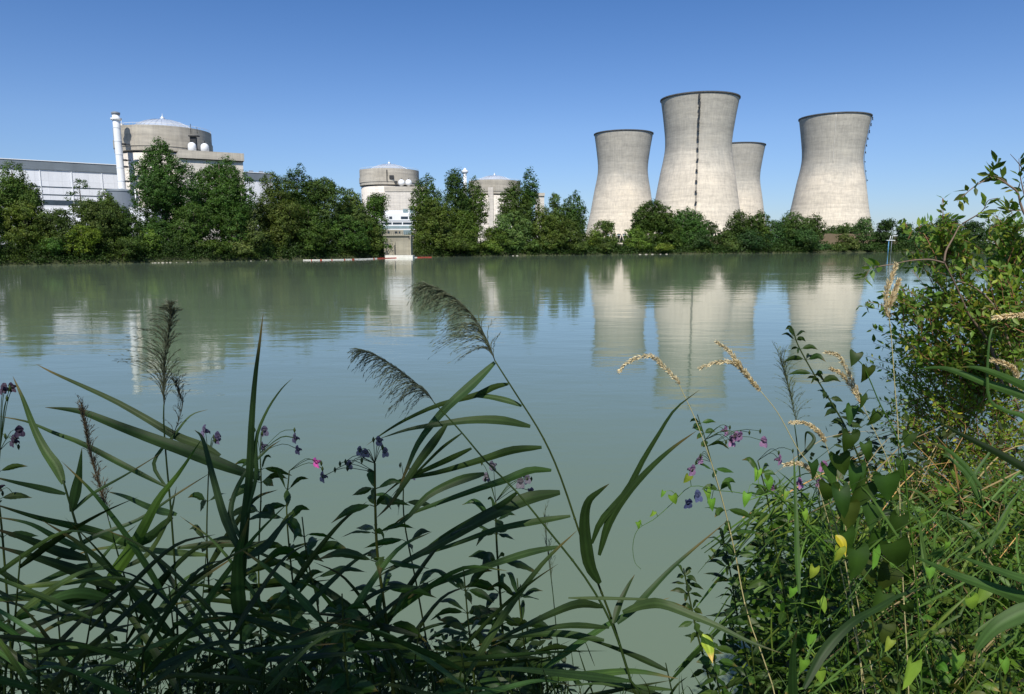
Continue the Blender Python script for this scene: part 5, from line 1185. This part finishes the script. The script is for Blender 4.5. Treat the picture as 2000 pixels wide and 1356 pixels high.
# ---- undergrowth: nobody could count these blades and stems
def tangle(name, label, n, region, depth, mats, seed, L=(120, 320), wpx=(2, 7), dark=1.0, lean=.35):
    rs = np.random.RandomState(seed); mb = MB()
    for i in range(n):
        x = rs.uniform(region[0], region[1]); y = rs.uniform(region[2], region[3]); d = rs.uniform(*depth); k_ = d / F
        e = P(x, y, d); l = rs.uniform(*L) * k_; b = e + Vector((rs.uniform(-1, 1) * lean * l, rs.uniform(-.2, .2) * l, -l * rs.uniform(.35, 1))); gz_ = nz_(b.x, b.y)
        if b.z < gz_: b.z = gz_ - .02
        if e.z < gz_ + .05: continue
        m_ = b.lerp(e, .6) + Vector((rs.normal() * .06 * l, rs.normal() * .05, .08 * l)); v = rs.uniform(.5, 1.3) * dark; h = rs.rand()
        c_ = (v * (1 + .7 * (h > .8)), v * (1 + .3 * (h > .8)), v * .8)
        blade(mb, [b, m_, e], rs.uniform(*wpx) * k_, 'reed', 6, rs.uniform(-1, 1), .2, c_)
    return tag(mb.build(name, M[mats]), label, 'grass', None, 'stuff')
tangle('undergrowth', 'tangled sunlit green grass filling the right thicket', 1150, (1500, 2080, 900, 1420), (2.2, 4.2), 'reed', 31, dark=2.4, lean=1.0, L=(80, 260), wpx=(2, 8))  # raised tint puts the sunlight into the grass colour
tangle('dry_grass', 'tangle of dry straw coloured stems in the right thicket', 230, (1680, 2080, 820, 1420), (2.6, 4.2), 'straw', 32, wpx=(1.5, 4), dark=.8, lean=1.2)
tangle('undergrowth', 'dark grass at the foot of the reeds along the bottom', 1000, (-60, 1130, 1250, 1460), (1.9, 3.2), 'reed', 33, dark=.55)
tangle('undergrowth', 'thin shaded grass between reeds and thicket', 90, (1130, 1480, 1300, 1450), (2.2, 3.2), 'reed', 34, dark=.7)  # lowered tint puts the shade into the grass colour
def clutter(name, label, n, region, depth, seed, tint, sz=(14, 34), mat='balsam'):
    rs = np.random.RandomState(seed); Cc = []; Dd = []; S = []; Tt = []; mb = MB()
    for i in range(n):
        x = rs.uniform(region[0], region[1]); y = rs.uniform(region[2], region[3]); d = rs.uniform(*depth); p = P(x, y, d); q = P(x + rs.normal() * 40, y + 120, d)
        if p.z < nz_(p.x, p.y): continue
        for k in range(9):
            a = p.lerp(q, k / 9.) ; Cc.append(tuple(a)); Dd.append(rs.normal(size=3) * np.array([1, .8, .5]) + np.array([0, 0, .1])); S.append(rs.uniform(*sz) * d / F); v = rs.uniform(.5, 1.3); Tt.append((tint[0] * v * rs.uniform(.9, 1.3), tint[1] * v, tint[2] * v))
    n = len(Cc); return tag(leaf_mesh(name, np.array(Cc), np.array(Dd), rs.normal(size=(n, 3)) * .5 + np.array([0, -.4, .8]), np.array(S), np.array(Tt), mat, None), label, 'leaves', None, 'stuff')
clutter('ground_cover', 'mass of small sunlit leaves low in the right thicket', 850, (1470, 2080, 940, 1440), (2.6, 4.4), 41, (1.7, 1.8, .8), (14, 36))  # light tint gives these leaves their sunlit look
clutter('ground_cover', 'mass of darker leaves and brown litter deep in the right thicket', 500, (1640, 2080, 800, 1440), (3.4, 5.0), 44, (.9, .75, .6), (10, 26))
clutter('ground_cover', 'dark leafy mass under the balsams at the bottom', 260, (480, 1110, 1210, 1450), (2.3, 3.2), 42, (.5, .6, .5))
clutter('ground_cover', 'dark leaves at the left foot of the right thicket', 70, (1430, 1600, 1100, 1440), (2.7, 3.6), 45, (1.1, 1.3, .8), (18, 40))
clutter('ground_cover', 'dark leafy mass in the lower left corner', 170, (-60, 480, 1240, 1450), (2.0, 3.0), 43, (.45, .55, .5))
# ---- trees behind the photographer that shade the left part of the near bank (real trees, out of frame)
def shade_tree(X, Y, z0, z1, rx, ry, n, seed, label):
    rs = np.random.RandomState(seed); g = nz_(X, Y); t = empty('alder_tree', (X, Y, g), label, 'tree')
    q = rs.normal(size=(n, 3)); q /= np.linalg.norm(q, axis=1, keepdims=True); q *= rs.uniform(.3, 1, size=(n, 1)) ** .5
    c = q * np.array([rx, ry, (z1 - z0) / 2]) + np.array([X, Y, (z0 + z1) / 2]); cl = rs.normal(size=(n, 3)) * .1
    kp = np.array([noise.noise(Vector((p[0] * 1.1, p[1] * 1.1 + seed, p[2] * 1.1))) > .13 for p in c]); c = c[kp]; cl = cl[kp]; n = len(c)
    V, Fc, cc = leaf_quads(c + cl, rs.normal(size=(n, 3)) + np.array([0, 0, .8]), rs.uniform(.05, .10, n), np.tile(np.array(TINT['mid']), (n, 1)) )
    npmesh('crown', V, Fc, cc, M['crown'], t); mb = MB(); mb.tube([(X, Y, g - .2), (X + .1, Y, z0), (X, Y, z1 - 1)], [.18, .13, .03], 8); mb.build('trunk', M['bark'], t, tint=False)
shade_tree(-2.75, -4.2, 6.2, 12.5, 2.45, 1.7, 12000, 51, 'alder on the near bank shading the left reeds')
shade_tree(-5.6, -4.0, 6.0, 12.0, 2.6, 1.8, 8000, 52, 'second alder on the near bank, farther left')
